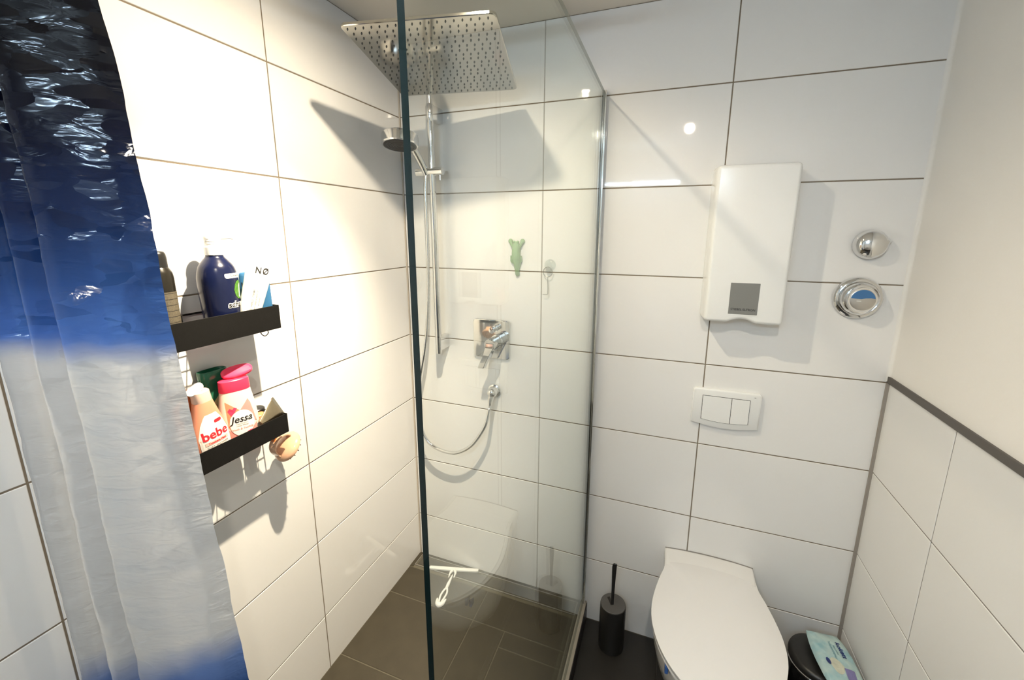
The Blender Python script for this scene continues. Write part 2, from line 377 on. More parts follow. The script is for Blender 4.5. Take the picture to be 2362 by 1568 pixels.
for i in range(18):
    for j in range(18):
        x = -0.185 + i * 0.0214 + (0.0053 if j % 2 else -0.0); y = -0.184 + j * 0.0216
        if x > 0.19: continue
        rings(b, [[HM @ Vector((x + r * math.cos(k * math.pi / 3), y + r * math.sin(k * math.pi / 3), z)) for k in range(6)] for r, z in ((0.0026, 0.0002), (0.0024, -0.0008), (0.0013, -0.0032))])
obj('nozzles', b, M_RUBBER, hd, kind='stuff')
b = NB(); xf(lathe(b, [(0.030, 0.009), (0.030, 0.014), (0.016, 0.018), (0.016, 0.040), (0.0, 0.042)], (0, 0, 0), (0, 0, 1), 24), HM); obj('swivel_joint', b, M_CHROME, hd, smooth=30)
b = NB(); tube(b, [(0.118, BY - 0.004, 1.874), (0.120, BY - 0.004, 1.874), (0.231, BY, 1.876), (0.233, BY, 1.876)], [0.012, 0.015, 0.015, 0.012], 20)
tube(b, [(0.219, BY, 1.862), (0.219, BY, 1.843)], [0.0028, 0.0022], 8)
obj('slider', b, M_CHROME, t, smooth=30)
t = thing('hand_shower', 'chrome round hand shower with dark spray face hooked on the rail', 'shower head', (0.142, -0.20, 1.93))
n = Vector((0.06, -0.16, -1)).normalized(); hc = Vector((0.142, -0.205, 1.985))
b = NB(); lathe(b, [(0.040, -0.002), (0.058, 0.0), (0.063, 0.004), (0.0645, 0.012), (0.0645, 0.036), (0.062, 0.040), (0.054, 0.040)], hc, n, 40); obj('housing', b, M_CHROME, t, smooth=30)
b = NB(); lathe(b, [(0.0, 0.0395), (0.057, 0.0395), (0.057, 0.041)] + [(0.054 - 0.0045 * k, 0.041 + (0.0012 if k % 2 else 0.0)) for k in range(12)] + [(0.0, 0.041)], hc, n, 40); obj('spray_face', b, M_BLACKPL, t)
b = NB(); tube(b, catmull([(0.150, -0.180, 1.978), (0.154, -0.140, 1.945), (0.160, -0.100, 1.898), (0.163, -0.078, 1.866)], 5), [0.016 - 0.0003 * k for k in range(16)], 16); obj('handle', b, M_CHROME, t, smooth=True)
hp = [(0.163, -0.079, 1.864), (0.158, -0.080, 1.80), (0.159, -0.080, 1.70), (0.157, -0.08, 1.54), (0.1465, -0.08, 1.33), (0.128, -0.08, 1.18), (0.0905, -0.075, 1.02), (0.079, -0.072, 0.86), (0.096, -0.072, 0.77), (0.148, -0.075, 0.721), (0.243, -0.077, 0.7105), (0.327, -0.075, 0.757), (0.387, -0.065, 0.847), (0.404, -0.052, 0.915), (0.4065, -0.046, 0.953)]
b = NB(); hc_ = catmull(hp, 26); tube(b, hc_, [0.0080 if k % 2 else 0.0070 for k in range(len(hc_))], 8); obj('hose', b, M_CHROME, t, smooth=60)

t = thing('hose_outlet', 'round chrome hose elbow on the tiles below the shower mixer', 'fitting', (0.409, 0.0, 0.99))
b = NB(); lathe(b, [(0.028, 0.0), (0.029, 0.003), (0.028, 0.010), (0.022, 0.013), (0.020, 0.020), (0.0215, 0.030), (0.019, 0.042), (0.012, 0.050), (0.0, 0.052)], (0.410, -0.0001, 0.9935), (0, -1, 0), 28); obj('rosette', b, M_CHROME, t, smooth=40)
b = NB(); tube(b, [(0.4095, -0.034, 0.990), (0.408, -0.042, 0.970), (0.407, -0.045, 0.955), (0.4065, -0.046, 0.945)], [0.014, 0.012, 0.0095, 0.0085], 16); obj('elbow', b, M_CHROME, t, smooth=True)

t = thing('shower_mixer', 'square chrome shower mixer with lever on the back wall', 'mixer tap', (0.400, 0.0, 1.217))
b = NB(); prism_y(b, rrect(0.3185, 0.4805, 1.136, 1.299, 0.014, 5), -0.0001, -0.011, 0.003, 3); obj('wall_plate', b, mat('mirror_chrome', (0.72, 0.72, 0.71), 0.05, 1.0, rvar=0.02, vscale=8), t)
b = NB(); lathe(b, [(0.027, 0.011), (0.027, 0.022), (0.0235, 0.024), (0.0235, 0.058), (0.025, 0.060), (0.025, 0.086), (0.022, 0.090), (0.0, 0.090)], (0.4275, 0.0, 1.2135), (0, -1, 0), 32); obj('cartridge', b, M_CHROME, t, smooth=30)
b = NB(); rings(b, [[(x, y, z) for x, y in ((c - hw, -0.066), (c + hw, -0.066), (c + hw * 0.9, yf), (c - hw * 0.9, yf))] for c, hw, yf, z in ((0.428, 0.018, -0.094, 1.222), (0.426, 0.019, -0.096, 1.205), (0.415, 0.015, -0.098, 1.175), (0.398, 0.0135, -0.098, 1.140), (0.388, 0.0135, -0.096, 1.116))])
bmesh.ops.bevel(b, geom=list(b.edges), offset=0.0015, segments=1, affect='EDGES'); obj('lever', b, M_CHROME, t)
b = NB(); lathe(b, [(0.013, 0.011), (0.013, 0.016), (0.0095, 0.018), (0.0095, 0.034), (0.012, 0.036), (0.012, 0.050), (0.0, 0.051)], (0.418, 0.0, 1.264), (0, -1, 0), 24); obj('diverter_knob', b, M_CHROME, t, smooth=30)

# ------------------------------------------------------------------ wall toys and hook
G = mat('green_rubber', (0.24, 0.38, 0.20), 0.6, bump=0.4, bscale=220, var=0.25, vscale=60)
t = thing('gecko_figure', 'small green rubber gecko stuck head-up on the shower tiles', 'toy', (0.507, -0.004, 1.555))
def blob(bm, c, r, ry=0.55):
    g = bmesh.ops.create_uvsphere(bm, u_segments=12, v_segments=8, radius=1)['verts']
    bmesh.ops.scale(bm, vec=(r[0], r[1], r[2]), verts=g); bmesh.ops.translate(bm, vec=c, verts=g)
b = NB(); cx = 0.507
tube(b, [(cx, -0.009, 1.613), (cx, -0.010, 1.600), (cx + 0.001, -0.012, 1.585), (cx, -0.012, 1.565), (cx + 0.002, -0.011, 1.545), (cx + 0.004, -0.008, 1.525), (cx + 0.003, -0.006, 1.505), (cx + 0.005, -0.005, 1.487), (cx + 0.005, -0.005, 1.480)], [0.005, 0.0145, 0.0160, 0.0165, 0.0175, 0.0135, 0.0092, 0.0088, 0.003], 14)
for s in (-1, 1):
    tube(b, [(cx + s * 0.010, -0.010, 1.590), (cx + s * 0.019, -0.008, 1.603), (cx + s * 0.024, -0.006, 1.613)], [0.006, 0.0065, 0.005], 8)
    tube(b, [(cx + s * 0.010, -0.010, 1.548), (cx + s * 0.0185, -0.010, 1.556), (cx + s * 0.019, -0.008, 1.540), (cx + s * 0.013, -0.007, 1.530)], [0.007, 0.0065, 0.0055, 0.004], 8)
obj('body', b, G, t, smooth=True)
b = NB()
for s in (-1, 1):
    blob(b, (cx + s * 0.0245, -0.005, 1.615), (0.0095, 0.004, 0.0095))
    blob(b, (cx + s * 0.007, -0.012, 1.612), (0.006, 0.006, 0.005))
obj('feet', b, G, t, smooth=True)
t = thing('suction_hook', 'clear suction cup with thin wire hook on the shower tiles', 'hook', (0.640, 0.0, 1.50))
b = NB(); lathe(b, [(0.0225, 0.0003), (0.021, 0.003), (0.010, 0.006), (0.007, 0.010), (0.007, 0.015), (0.0, 0.016)], (0.641, 0, 1.527), (0, -1, 0), 28); obj('suction_cup', b, M_CLEAR, t, smooth=40)
b = NB(); lathe(b, [(0.0095, 0.010), (0.010, 0.012), (0.010, 0.016), (0.0, 0.017)], (0.638, 0, 1.512), (0, -1, 0), 20); obj('nub', b, mat('frosted_nub', (0.5, 0.52, 0.5), 0.3, trans=0.6, var=0.05), t, smooth=40)
b = NB(); ring = [(0.636 + 0.0175 * math.sin(a), -0.014, 1.502 - 0.0185 * math.cos(a)) for a in [k * math.pi / 12 for k in range(0, 25)]]
M_WIRE = mat('dull_wire', (0.22, 0.22, 0.21), 0.35, 0.8, var=0.1); tube(b, ring, 0.0016, 6); tube(b, [(0.636, -0.014, 1.4835), (0.6375, -0.014, 1.45), (0.638, -0.015, 1.419), (0.636, -0.016, 1.417), (0.6185, -0.017, 1.4165)], 0.0016, 6); obj('wire_hook', b, M_WIRE, t, smooth=True)

# ------------------------------------------------------------------ squeegee on the floor
t = thing('squeegee', 'white squeegee lying on the dark shower floor by the drain', 'squeegee', (0.215, -0.05, ZS + 0.001))
A = Vector((0.098, -0.079, ZS + 0.0025)); B = Vector((0.325, -0.016, ZS + 0.0025)); U = (B - A).normalized(); V = Vector((0.21, -0.98, 0)).normalized(); C0 = (A + B) / 2 + Vector((0.002, 0, 0))
b = NB()
rings(b, [[A + U * s + V * v + Vector((0, 0, z)) for v, z in ((-wd, 0), (wd, 0), (wd, 0.007), (-wd, 0.007))] for s, wd in ((0, 0.003), (0.01, 0.006), (0.06, 0.0075), (0.118, 0.009), (0.17, 0.0075), (0.225, 0.006), (0.2356, 0.003))])
obj('blade_holder', b, M_WHITEPL, t)
def hpt(s, l, z=0.0): return C0 + V * s + U * l + Vector((0, 0, z + 0.001))
b = NB()
for pts, r in ((catmull([hpt(0, -0.004), hpt(0.018, -0.012), hpt(0.045, -0.013)], 4), [0.008, 0.008, 0.0075, 0.007, 0.006, 0.005, 0.004, 0.003, 0.002]), (catmull([hpt(0, 0.004), hpt(0.018, 0.012), hpt(0.045, 0.012)], 4), [0.008, 0.008, 0.0075, 0.007, 0.006, 0.005, 0.004, 0.003, 0.002])):
    tube(b, pts, [x * 0.9 for x in r], 8)
loop = [hpt(0.030, 0.0)] + [hpt(0.06, -0.003), hpt(0.09, -0.006), hpt(0.115, -0.0105), hpt(0.15, -0.012), hpt(0.172, -0.009)]
tube(b, [hpt(0.028, 0.002), hpt(0.05, 0), hpt(0.085, -0.003), hpt(0.105, -0.005)], [0.002, 0.005, 0.008, 0.006], 10)
for s in (-1, 1): tube(b, catmull([hpt(0.095, -0.004), hpt(0.125, s * 0.0100 - 0.005), hpt(0.150, s * 0.0105 - 0.008), hpt(0.178, s * 0.005 - 0.010)], 5), 0.0045, 8)
tube(b, catmull([hpt(0.158, -0.028), hpt(0.180, -0.022), hpt(0.190, -0.010), hpt(0.182, 0.003), hpt(0.160, 0.011)], 5), [0.003 + 0.008 * math.sin(math.pi * k / 20) for k in range(21)], 10)
obj('handle', b, M_WHITEPL, t, smooth=True)
b = NB(); rings(b, [[A + U * s + V * v + Vector((0, 0, z - 0.001)) for v, z in ((-0.014, 0.002), (-0.006, 0.002), (-0.006, 0.004), (-0.014, 0.004))] for s in (0.001, 0.234)]); obj('rubber_lip', b, M_WHITEPL, t)

# ------------------------------------------------------------------ shelves
def shelf(label, y1, y0, z0, z1, d):
    t = thing('shower_shelf', label, 'shelf', (0.0, (y0 + y1) / 2, z0), 'black metal shower shelves')
    b = NB(); box(b, d - 0.0015, d, y0, y1, z0, z1, 0.0004, 1); obj('front_panel', b, M_BLACKMETAL, t)
    for ya, yb in ((y1 - 0.0015, y1), (y0, y0 + 0.0015)):
        b = NB(); box(b, 0.002, d - 0.0015, ya, yb, z0, z1, 0.0004, 1); obj('side_panel', b, M_BLACKMETAL, t)
    b = NB(); tube(b, [(0.006, y0, z1 - 0.004), (0.006, y1, z1 - 0.004)], 0.0022, 8)
    for y in (y0 + 0.03, (y0 + y1) / 2, y1 - 0.11): tube(b, [(0.006, y, z0), (0.006, y, z1 - 0.004)], 0.0022, 8)
    obj('back_rail', b, M_BLACKMETAL, t, smooth=True)
    b = NB()
    for k in range(6): x = 0.006 + (d - 0.009) * k / 5; tube(b, [(x, y0 + 0.001, z0 + 0.001), (x, y1 - 0.001, z0 + 0.001)], 0.0012, 5)
    nx = int((y1 - y0) / 0.018)
    for k in range(nx + 1): y = y0 + 0.002 + (y1 - y0 - 0.004) * k / nx; tube(b, [(0.004, y, z0 + 0.0028), (d - 0.001, y, z0 + 0.0028)], 0.0012, 5)
    obj('wire_grid', b, M_BLACKMETAL, t)
    b = NB(); tube(b, catmull([(0.07, y1 - 0.03, z0), (0.07, y1 - 0.028, z0 - 0.014), (0.07, y1 - 0.018, z0 - 0.022), (0.07, y1 - 0.008, z0 - 0.016), (0.07, y1 - 0.010, z0 - 0.006)], 5), 0.0013, 6); obj('wire_hook', b, M_BLACKMETAL, t, smooth=True)
    return t
D = 0.11
UZ0, UZ1, LZ0, LZ1 = 1.399, 1.4606, 1.1075, 1.1615
shelf('upper black metal shelf holding the navy pump bottle', -0.734, -1.08, UZ0, UZ1, D)
shelf('lower black metal shelf holding pink and white shower bottles', -0.746, -1.08, LZ0, LZ1, D)
UF, LF = UZ0 + 0.0042, LZ0 + 0.0042      # what the bottles stand on

def cyl_map(cx, cy, rfun, phi, z0, eps=0.0004):
    def f(u, v):
        r = rfun(v + z0) + eps; a = phi + u / r
        return (cx + r * math.cos(a), cy + r * math.sin(a), z0 + v)
    return f
def prof_r(prof):
    def f(z):
        for (r0, z0), (r1, z1) in zip(prof, prof[1:]):
            if min(z0, z1) <= z <= max(z0, z1) and z1 != z0: return r0 + (r1 - r0) * (z - z0) / (z1 - z0)
        return prof[0][0]
    return f
def smoothprof(pts, k=4): return [(p.x, p.y) for p in (Vector((a, c, 0)) for a, c in pts)] if k == 0 else [(max(p[0], 0), p[1]) for p in catmull([(a, c, 0) for a, c in pts], k)]

# navy pump bottle
NX, NY = 0.062, -0.8495
t = thing('pump_bottle', 'navy blue pump bottle with white dispenser on the upper shelf', 'bottle', (NX, NY, UF))
M_NAVY = mat('navy_plastic', (0.006, 0.009, 0.036), 0.22, bump=0.02, bscale=80, var=0.1, vscale=20)
np_ = [(0.0, UF), (0.033, UF), (0.0345, UF + 0.003)] + smoothprof([(0.0350, UF + 0.006), (0.0382, 1.45), (0.0408, 1.50), (0.0415, 1.530), (0.0405, 1.548), (0.0355, 1.568), (0.026, 1.582), (0.0195, 1.590), (0.0172, 1.596)], 5) + [(0.0, 1.598)]
b = NB(); lathe(b, [(r, z) for r, z in np_], (NX, NY, 0), (0, 0, 1), 40); body = obj('body', b, M_NAVY, t, smooth=50)
b = NB(); lathe(b, [(0.0, 1.595), (0.0192, 1.595), (0.0195, 1.597), (0.0195, 1.613), (0.0180, 1.615), (0.0165, 1.615), (0.0165, 1.620), (0.0172, 1.621), (0.0172, 1.6245), (0.0150, 1.6255), (0.0172, 1.6265), (0.0172, 1.630), (0.0, 1.631)], (NX, NY, 0), (0, 0, 1), 32); obj('collar', b, M_WHITEPL, t, smooth=30)
b = NB(); lathe(b, [(0.0, 1.630), (0.017, 1.630), (0.0178, 1.633), (0.0165, 1.638), (0.0, 1.6395)], (NX, NY, 0), (0, 0, 1), 28)
dv = Vector((0.35, 0.94, 0)).normalized(); base = Vector((NX, NY, 1.6348))
tube(b, [base, base + dv * 0.02, base + dv * 0.035, base + dv * 0.042 + Vector((0, 0, -0.002))], [0.006, 0.0055, 0.0042, 0.0035], 12); obj('pump_head', b, M_WHITEPL, t, smooth=30)
rf = prof_r([(r, z) for r, z in np_ if r > 0.01]); ph = math.radians(33)
M_LEAF = mat('green_leaf_print', (0.06, 0.17, 0.02), 0.5, var=0.9, vscale=160)
M_LIME = mat('lime_ink', (0.45, 0.60, 0.08), 0.5, var=0.05)
M_WINK = mat('white_ink', (0.80, 0.80, 0.78), 0.5, var=0.02)
f = cyl_map(NX, NY, rf, ph, 1.547); obj('brand_band', decal(rrect(-0.034, 0.034, -0.0055, 0.0055, 0.004), f, 60), M_WINK, t)
f = cyl_map(NX, NY, rf, ph, 1.547, 0.0008); obj('band_lettering', text_mesh('Schwarzkopf', 0.0085, f, 0.00005), M_INK, t)
f = cyl_map(NX, NY, rf, ph, 1.513); obj('leaf_emblem', decal(ell(0, 0, 0.016, 0.022), f, 12), M_LEAF, t)
f = cyl_map(NX, NY, rf, ph, 1.513, 0.0008); obj('leaf_stem', decal([(-0.002, -0.018), (0.002, -0.018), (0.003, 0.004), (0.006, 0.016), (-0.001, 0.010)], f), M_WINK, t)
f = cyl_map(NX, NY, rf, ph, 1.479, 0.0006); obj('brand_outline', text_mesh('schauma', 0.020, f, 0.0016, spacing=0.95), M_WINK, t)
f = cyl_map(NX, NY, rf, ph, 1.479, 0.0011); obj('brand_lettering', text_mesh('schauma', 0.020, f, 0.0001, spacing=0.95), M_INK, t)
f = cyl_map(NX, NY, rf, ph, 1.4545, 0.0006); obj('lime_lettering', text_mesh('FOR MEN', 0.010, f, 0.0001), M_LIME, t)
f = cyl_map(NX, NY, rf, ph, 1.4425, 0.0006); obj('small_lettering', text_mesh('SHAMPOO', 0.006, f, 0.0), M_LIME, t)

# black spray can
SX, SY = 0.056, -0.9655
t = thing('spray_can', 'black aerosol can with domed cap, half behind the curtain', 'spray can', (SX, SY, UF))
sp = [(0.0, UF), (0.0235, UF), (0.0245, UF + 0.002), (0.0245, 1.545)] + smoothprof([(0.0245, 1.55), (0.0232, 1.562), (0.0195, 1.571), (0.0178, 1.574)], 4) + [(0.0, 1.575)]
b = NB(); lathe(b, sp, (SX, SY, 0), (0, 0, 1), 36); obj('body', b, mat('dark_can_lacquer', (0.022, 0.019, 0.014), 0.25, metal=0.3, var=0.1), t, smooth=50)
b = NB(); lathe(b, [(0.0, 1.574), (0.0175, 1.574), (0.0175, 1.592)] + smoothprof([(0.0172, 1.596), (0.016, 1.603), (0.012, 1.6075), (0.0, 1.609)], 4), (SX, SY, 0), (0, 0, 1), 32); obj('cap', b, M_BLACKPL, t, smooth=40)
f = cyl_map(SX, SY, lambda z: 0.0245, 0.0, 1.475); obj('label', decal([(-0.04, -0.062), (0.04, -0.062), (0.04, 0.048), (-0.04, 0.048)], f, 16), mat('grey_print', (0.10, 0.085, 0.060), 0.5, bump=0.2, bscale=600, var=0.5, vscale=400), t)
b = NB()
for k in range(9):
    z = 1.42 + 0.0125 * k; lathe(b, [(0.0246, z - 0.0006), (0.0251, z - 0.0004), (0.0251, z + 0.0004), (0.0246, z + 0.0006)], (SX, SY, 0), (0, 0, 1), 28)
obj('label_lines', b, M_INK, t)

def oval_rings(bm, secs, cx, cy, n=36, e=2.4, M=None):
    """secs: (half depth x, half width y, z[, dx, dy]) super-ellipse sections"""
    out = []
    for s in secs:
        a, w_, z = s[:3]; dx, dy = (s[3], s[4]) if len(s) > 3 else (0, 0); r = []
        for k in range(n):
            th = 2 * math.pi * k / n; c, q = math.cos(th), math.sin(th)
            p = Vector((cx + dx + a * math.copysign(abs(c) ** (2 / e), c), cy + dy + w_ * math.copysign(abs(q) ** (2 / e), q), z))
            r.append(M @ p if M is not None else p)
        out.append(r)
    return rings(bm, out)
def oval_map(cx, cy, sec, z0, M=None, eps=0.0005, e=2.4, u0=0.0):
    """print on the room-facing (+x) side of an oval body; sec(z) -> (half depth, half width)"""
    def f(u, v):
        a, w_ = sec(z0 + v); q = min(0.97, abs((u + u0) / w_)); d = a * (1 - q ** e) ** (1 / e)
        p = Vector((cx + d + eps, cy + u + u0, z0 + v)); return M @ p if M is not None else p
    return f
def sec_fun(secs):
    def f(z):
        for s, q in zip(secs, secs[1:]):
            if s[2] <= z <= q[2] and q[2] > s[2]:
                k = (z - s[2]) / (q[2] - s[2]); return s[0] + (q[0] - s[0]) * k, s[1] + (q[1] - s[1]) * k
        return secs[0][:2] if z < secs[0][2] else secs[-1][:2]
    return f

# blue tube (stands behind the white tube)
t = thing('blue_tube', 'flat blue bottle standing behind the white tube on the upper shelf', 'bottle', (0.0712, -0.7645, UF))
M_BLUE = mat('sky_blue_plastic', (0.03, 0.115, 0.235), 0.30, bump=0.03, bscale=60, var=0.06)
bs = [(0.008, 0.031, UF), (0.009, 0.0335, UF + 0.003), (0.0095, 0.0340, 1.45), (0.009, 0.0335, 1.50), (0.008, 0.0325, 1.538), (0.007, 0.0315, 1.5445), (0.005, 0.029, 1.5475), (0.001, 0.01, 1.549)]
BTM = Matrix.Translation((0.0712, -0.7645, 0)) @ Matrix.Rotation(math.radians(-40), 4, 'Z')
b = NB(); oval_rings(b, bs, 0, 0, e=3.0, M=BTM); obj('body', b, M_BLUE, t, smooth=50)
f = oval_map(0, 0, sec_fun(bs), 1.517, M=BTM, e=3.0, u0=-0.018); obj('lettering', text_mesh('LO', 0.016, f, 0.0003), M_INK, t)

# white tube leaning
t = thing('white_tube', 'white squeeze tube with yellow tint leaning beside the navy bottle', 'tube', (0.088, -0.8145, UF))
WB = Vector((0.088, -0.8145, UF + 0.006)); WM = Matrix.Translation(WB) @ Matrix.Rotation(math.radians(8), 4, 'Y') @ Matrix.Rotation(math.radians(-14.5), 4, 'X')
M_WTUBE = bpy.data.materials.new('white_yellow_tube'); M_WTUBE.use_nodes = True
nt = M_WTUBE.node_tree; pb = nt.nodes['Principled BSDF']; pb.inputs['Roughness'].default_value = 0.35
tcn = nt.nodes.new('ShaderNodeTexNoise'); tcn.inputs['Scale'].default_value = 22; tco = nt.nodes.new('ShaderNodeTexCoord'); cr = nt.nodes.new('ShaderNodeValToRGB')
sx_ = nt.nodes.new('ShaderNodeSeparateXYZ'); mr = nt.nodes.new('ShaderNodeMapRange'); mr.inputs['From Min'].default_value = 0.12; mr.inputs['From Max'].default_value = 0.02
ad = nt.nodes.new('ShaderNodeMath'); ad.operation = 'MULTIPLY'
nt.links.new(tco.outputs['Object'], tcn.inputs['Vector']); nt.links.new(tco.outputs['Object'], sx_.inputs[0]); nt.links.new(sx_.outputs['Z'], mr.inputs['Value'])
nt.links.new(tcn.outputs['Fac'], ad.inputs[0]); nt.links.new(mr.outputs['Result'], ad.inputs[1]); nt.links.new(ad.outputs[0], cr.inputs[0]); nt.links.new(cr.outputs[0], pb.inputs['Base Color'])
cr.color_ramp.elements[0].position = 0.3; cr.color_ramp.elements[0].color = (0.82, 0.81, 0.76, 1); cr.color_ramp.elements[1].position = 0.62; cr.color_ramp.elements[1].color = (0.80, 0.70, 0.25, 1)
ws = [(0.013, 0.022, 0.022), (0.0145, 0.0255, 0.026), (0.0125, 0.0290, 0.06), (0.010, 0.0335, 0.11), (0.007, 0.0370, 0.158), (0.0016, 0.0385, 0.177), (0.0012, 0.0388, 0.187)]
b = NB(); oval_rings(b, ws, 0, 0, e=2.2, M=WM); obj('body', b, M_WTUBE, t, smooth=50)
b = NB(); lathe(b, [(0.0, 0), (0.0145, 0), (0.0155, 0.001), (0.0155, 0.022), (0.0, 0.0225)], (0, 0, 0), (0, 0, 1), 24, WM); obj('cap', b, M_WHITEPL, t, smooth=30)
sf = sec_fun(ws)
f = oval_map(0, 0, sf, 0.151, WM, e=2.2, u0=0.002, eps=0.0008); obj('brand_lettering', text_mesh('NØ', 0.022, f, 0.00025, spacing=1.25), M_INK, t)
obj('underline', decal([(-0.014, -0.0125), (0.014, -0.0125), (0.014, -0.0118), (-0.014, -0.0118)], f, 6), M_INK, t)
def rot_map(f0): return lambda u, v: f0(-v, u)
for k, (s, sz) in enumerate((('BIO  HAND  CREME', 0.0068), ('PFLEGT UND SCHUETZT', 0.0052), ('mit Zitrone', 0.0045))):
    f = oval_map(0, 0, sf, 0.075, WM, e=2.2, u0=-0.010 + 0.009 * k, eps=0.0008); obj('small_lettering', text_mesh(s, sz, rot_map(f), 0.0001), M_GREYPANEL, t)

# bebe bottle
t = thing('pink_wash_bottle', 'peach pink shower gel bottle with open white flip cap', 'bottle', (0.066, -0.915, LF))
BM = Matrix.Translation((0.068, -0.9165, LF)) @ Matrix.Rotation(math.radians(4.5), 4, 'X')
bb = [(0.018, 0.036, 0.0), (0.021, 0.0395, 0.004), (0.0225, 0.0405, 0.03), (0.022, 0.0400, 0.065), (0.020, 0.0340, 0.095), (0.0185, 0.0262, 0.125), (0.0175, 0.0205, 0.148), (0.0170, 0.0195, 0.152)]
M_PEACH = mat('peach_plastic', (0.78, 0.30, 0.18), 0.28, bump=0.02, bscale=60, var=0.05)
b = NB(); oval_rings(b, bb, 0, 0, e=2.3, M=BM); obj('body', b, M_PEACH, t, smooth=50)
b = NB(); oval_rings(b, [(0.0165, 0.019, 0.1515), (0.0168, 0.0195, 0.153), (0.0160, 0.0180, 0.176), (0.014, 0.016, 0.178)], 0, 0, M=BM); obj('cap', b, mat('pale_peach_plastic', (0.80, 0.56, 0.45), 0.28, var=0.03), t, smooth=40)
LM = BM @ Matrix.Translation((-0.004, -0.009, 0.178)) @ Matrix.Rotation(math.radians(28), 4, 'X') @ Matrix.Rotation(math.radians(22), 4, 'Y')
b = NB(); oval_rings(b, [(0.010, 0.0160, 0.0), (0.0125, 0.0185, 0.002), (0.0125, 0.0185, 0.006), (0.010, 0.016, 0.008)], 0, 0.004, M=LM); obj('flip_lid', b, M_WHITEPL, t, smooth=40)
sb = sec_fun(bb)
f = oval_map(0, 0, sb, 0.0, BM, e=2.3); obj('label', decal([(-0.034, 0.004), (0.034, 0.004), (0.034, 0.070), (0.025, 0.100), (0.013, 0.122), (-0.014, 0.122), (-0.026, 0.098), (-0.034, 0.070)], f, 16), mat('cream_label', (0.84, 0.78, 0.72), 0.4, var=0.02), t)
f = oval_map(0, 0, sb, 0.0, BM, e=2.3, eps=0.0010)
fo = lambda z, u=0.0: oval_map(0, 0, sb, z, BM, e=2.3, eps=0.0011, u0=u)
obj('brand_lettering', text_mesh('bebe', 0.030, fo(0.072), 0.0007), M_REDINK, t)
obj('red_tab', decal(rrect(-0.009, 0.009, -0.004, 0.004, 0.002), fo(0.101, 0.012), 8), M_REDINK, t)
obj('pink_bar', decal([(-0.026, -0.004), (0.026, -0.004), (0.026, 0.004), (-0.026, 0.004)], fo(0.0535), 10), mat('pale_pink_print', (0.80, 0.50, 0.42), 0.4, var=0.03), t)
obj('red_lettering', text_mesh('Trockene Haut', 0.0065, oval_map(0, 0, sb, 0.0535, BM, e=2.3, eps=0.0016), 0.0002), M_REDINK, t)
obj('small_lettering', text_mesh('SOFT SHOWER', 0.0072, fo(0.0435), 0.0), M_GREYPANEL, t)

# Jessa bottle
t = thing('pink_capped_bottle', 'white lotion bottle with open bright pink flip cap', 'bottle', (0.066, -0.8455, LF))
JM = Matrix.Translation((0.066, -0.8455, LF)) @ Matrix.Rotation(math.radians(-22), 4, 'Z') @ Matrix.Rotation(math.radians(1.0), 4, 'X')
jb = [(0.018, 0.0395, 0.0), (0.021, 0.0425, 0.004), (0.022, 0.0432, 0.03), (0.022, 0.0425, 0.07), (0.021, 0.0390, 0.11), (0.0195, 0.0345, 0.140), (0.0188, 0.0330, 0.150)]
b = NB(); oval_rings(b, jb, 0, 0, e=2.3, M=JM); obj('body', b, mat('cream_white_plastic', (0.80, 0.66, 0.56), 0.28, bump=0.02, bscale=60, var=0.02), t, smooth=50)
M_PINK = mat('hot_pink_plastic', (0.80, 0.045, 0.115), 0.30, bump=0.02, bscale=60, var=0.05)
b = NB(); oval_rings(b, [(0.0190, 0.0330, 0.1495), (0.0195, 0.0338, 0.151), (0.0192, 0.0325, 0.177), (0.017, 0.030, 0.179)], 0, 0, M=JM); obj('cap', b, M_PINK, t, smooth=40)
LM = JM @ Matrix.Translation((-0.010, 0.007, 0.1865)) @ Matrix.Rotation(math.radians(33), 4, 'Y') @ Matrix.Rotation(math.radians(8), 4, 'X')
b = NB(); oval_rings(b, [(0.016, 0.0315, 0.0), (0.018, 0.034, 0.002), (0.018, 0.034, 0.008), (0.016, 0.0315, 0.010)], -0.002, 0.006, M=LM); obj('flip_lid', b, M_PINK, t, smooth=40)
sj = sec_fun(jb); fj = lambda z, u=0.0, e_=0.0005: oval_map(0, 0, sj, z, JM, e=2.3, u0=u, eps=e_)
M_ROSE = mat('rose_print', (0.72, 0.28, 0.24), 0.4, var=0.08, vscale=40)
obj('print_triangle', decal([(-0.028, 0.128), (0.004, 0.096), (-0.028, 0.060)], fj(0.0), 8), mat('orange_rose_print', (0.76, 0.25, 0.13), 0.4, var=0.15, vscale=50), t)
obj('print_triangle', decal([(0.022, 0.128), (-0.004, 0.096), (0.034, 0.060)], fj(0.0, 0, 0.0007), 8), M_ROSE, t)
obj('print_triangle', decal([(-0.026, 0.006), (-0.002, 0.034), (-0.030, 0.055)], fj(0.0), 8), M_ROSE, t)
obj('print_triangle', decal([(0.028, 0.006), (0.004, 0.030), (0.034, 0.058)], fj(0.0), 8), M_ROSE, t)
obj('heart_print', decal([(-0.020, 0.090), (-0.012, 0.098), (-0.006, 0.108), (-0.012, 0.111), (-0.016, 0.106), (-0.021, 0.110), (-0.026, 0.104)], fj(0.0, 0.0, 0.0010)), M_PINK, t)
obj('label', decal(ell(0.001, 0.067, 0.0275, 0.034), fj(0.0, 0, 0.0013), 16), mat('cream_round_label', (0.85, 0.80, 0.74), 0.4, var=0.02), t)
obj('brand_lettering', text_mesh('Jessa', 0.024, fj(0.078, 0.0, 0.0018), 0.00035, shear=0.25), M_INK, t)
obj('small_lettering', text_mesh('waschlotion\nmilde Pflege', 0.0055, fj(0.064, 0, 0.0018), 0.0), M_GREYPANEL, t)
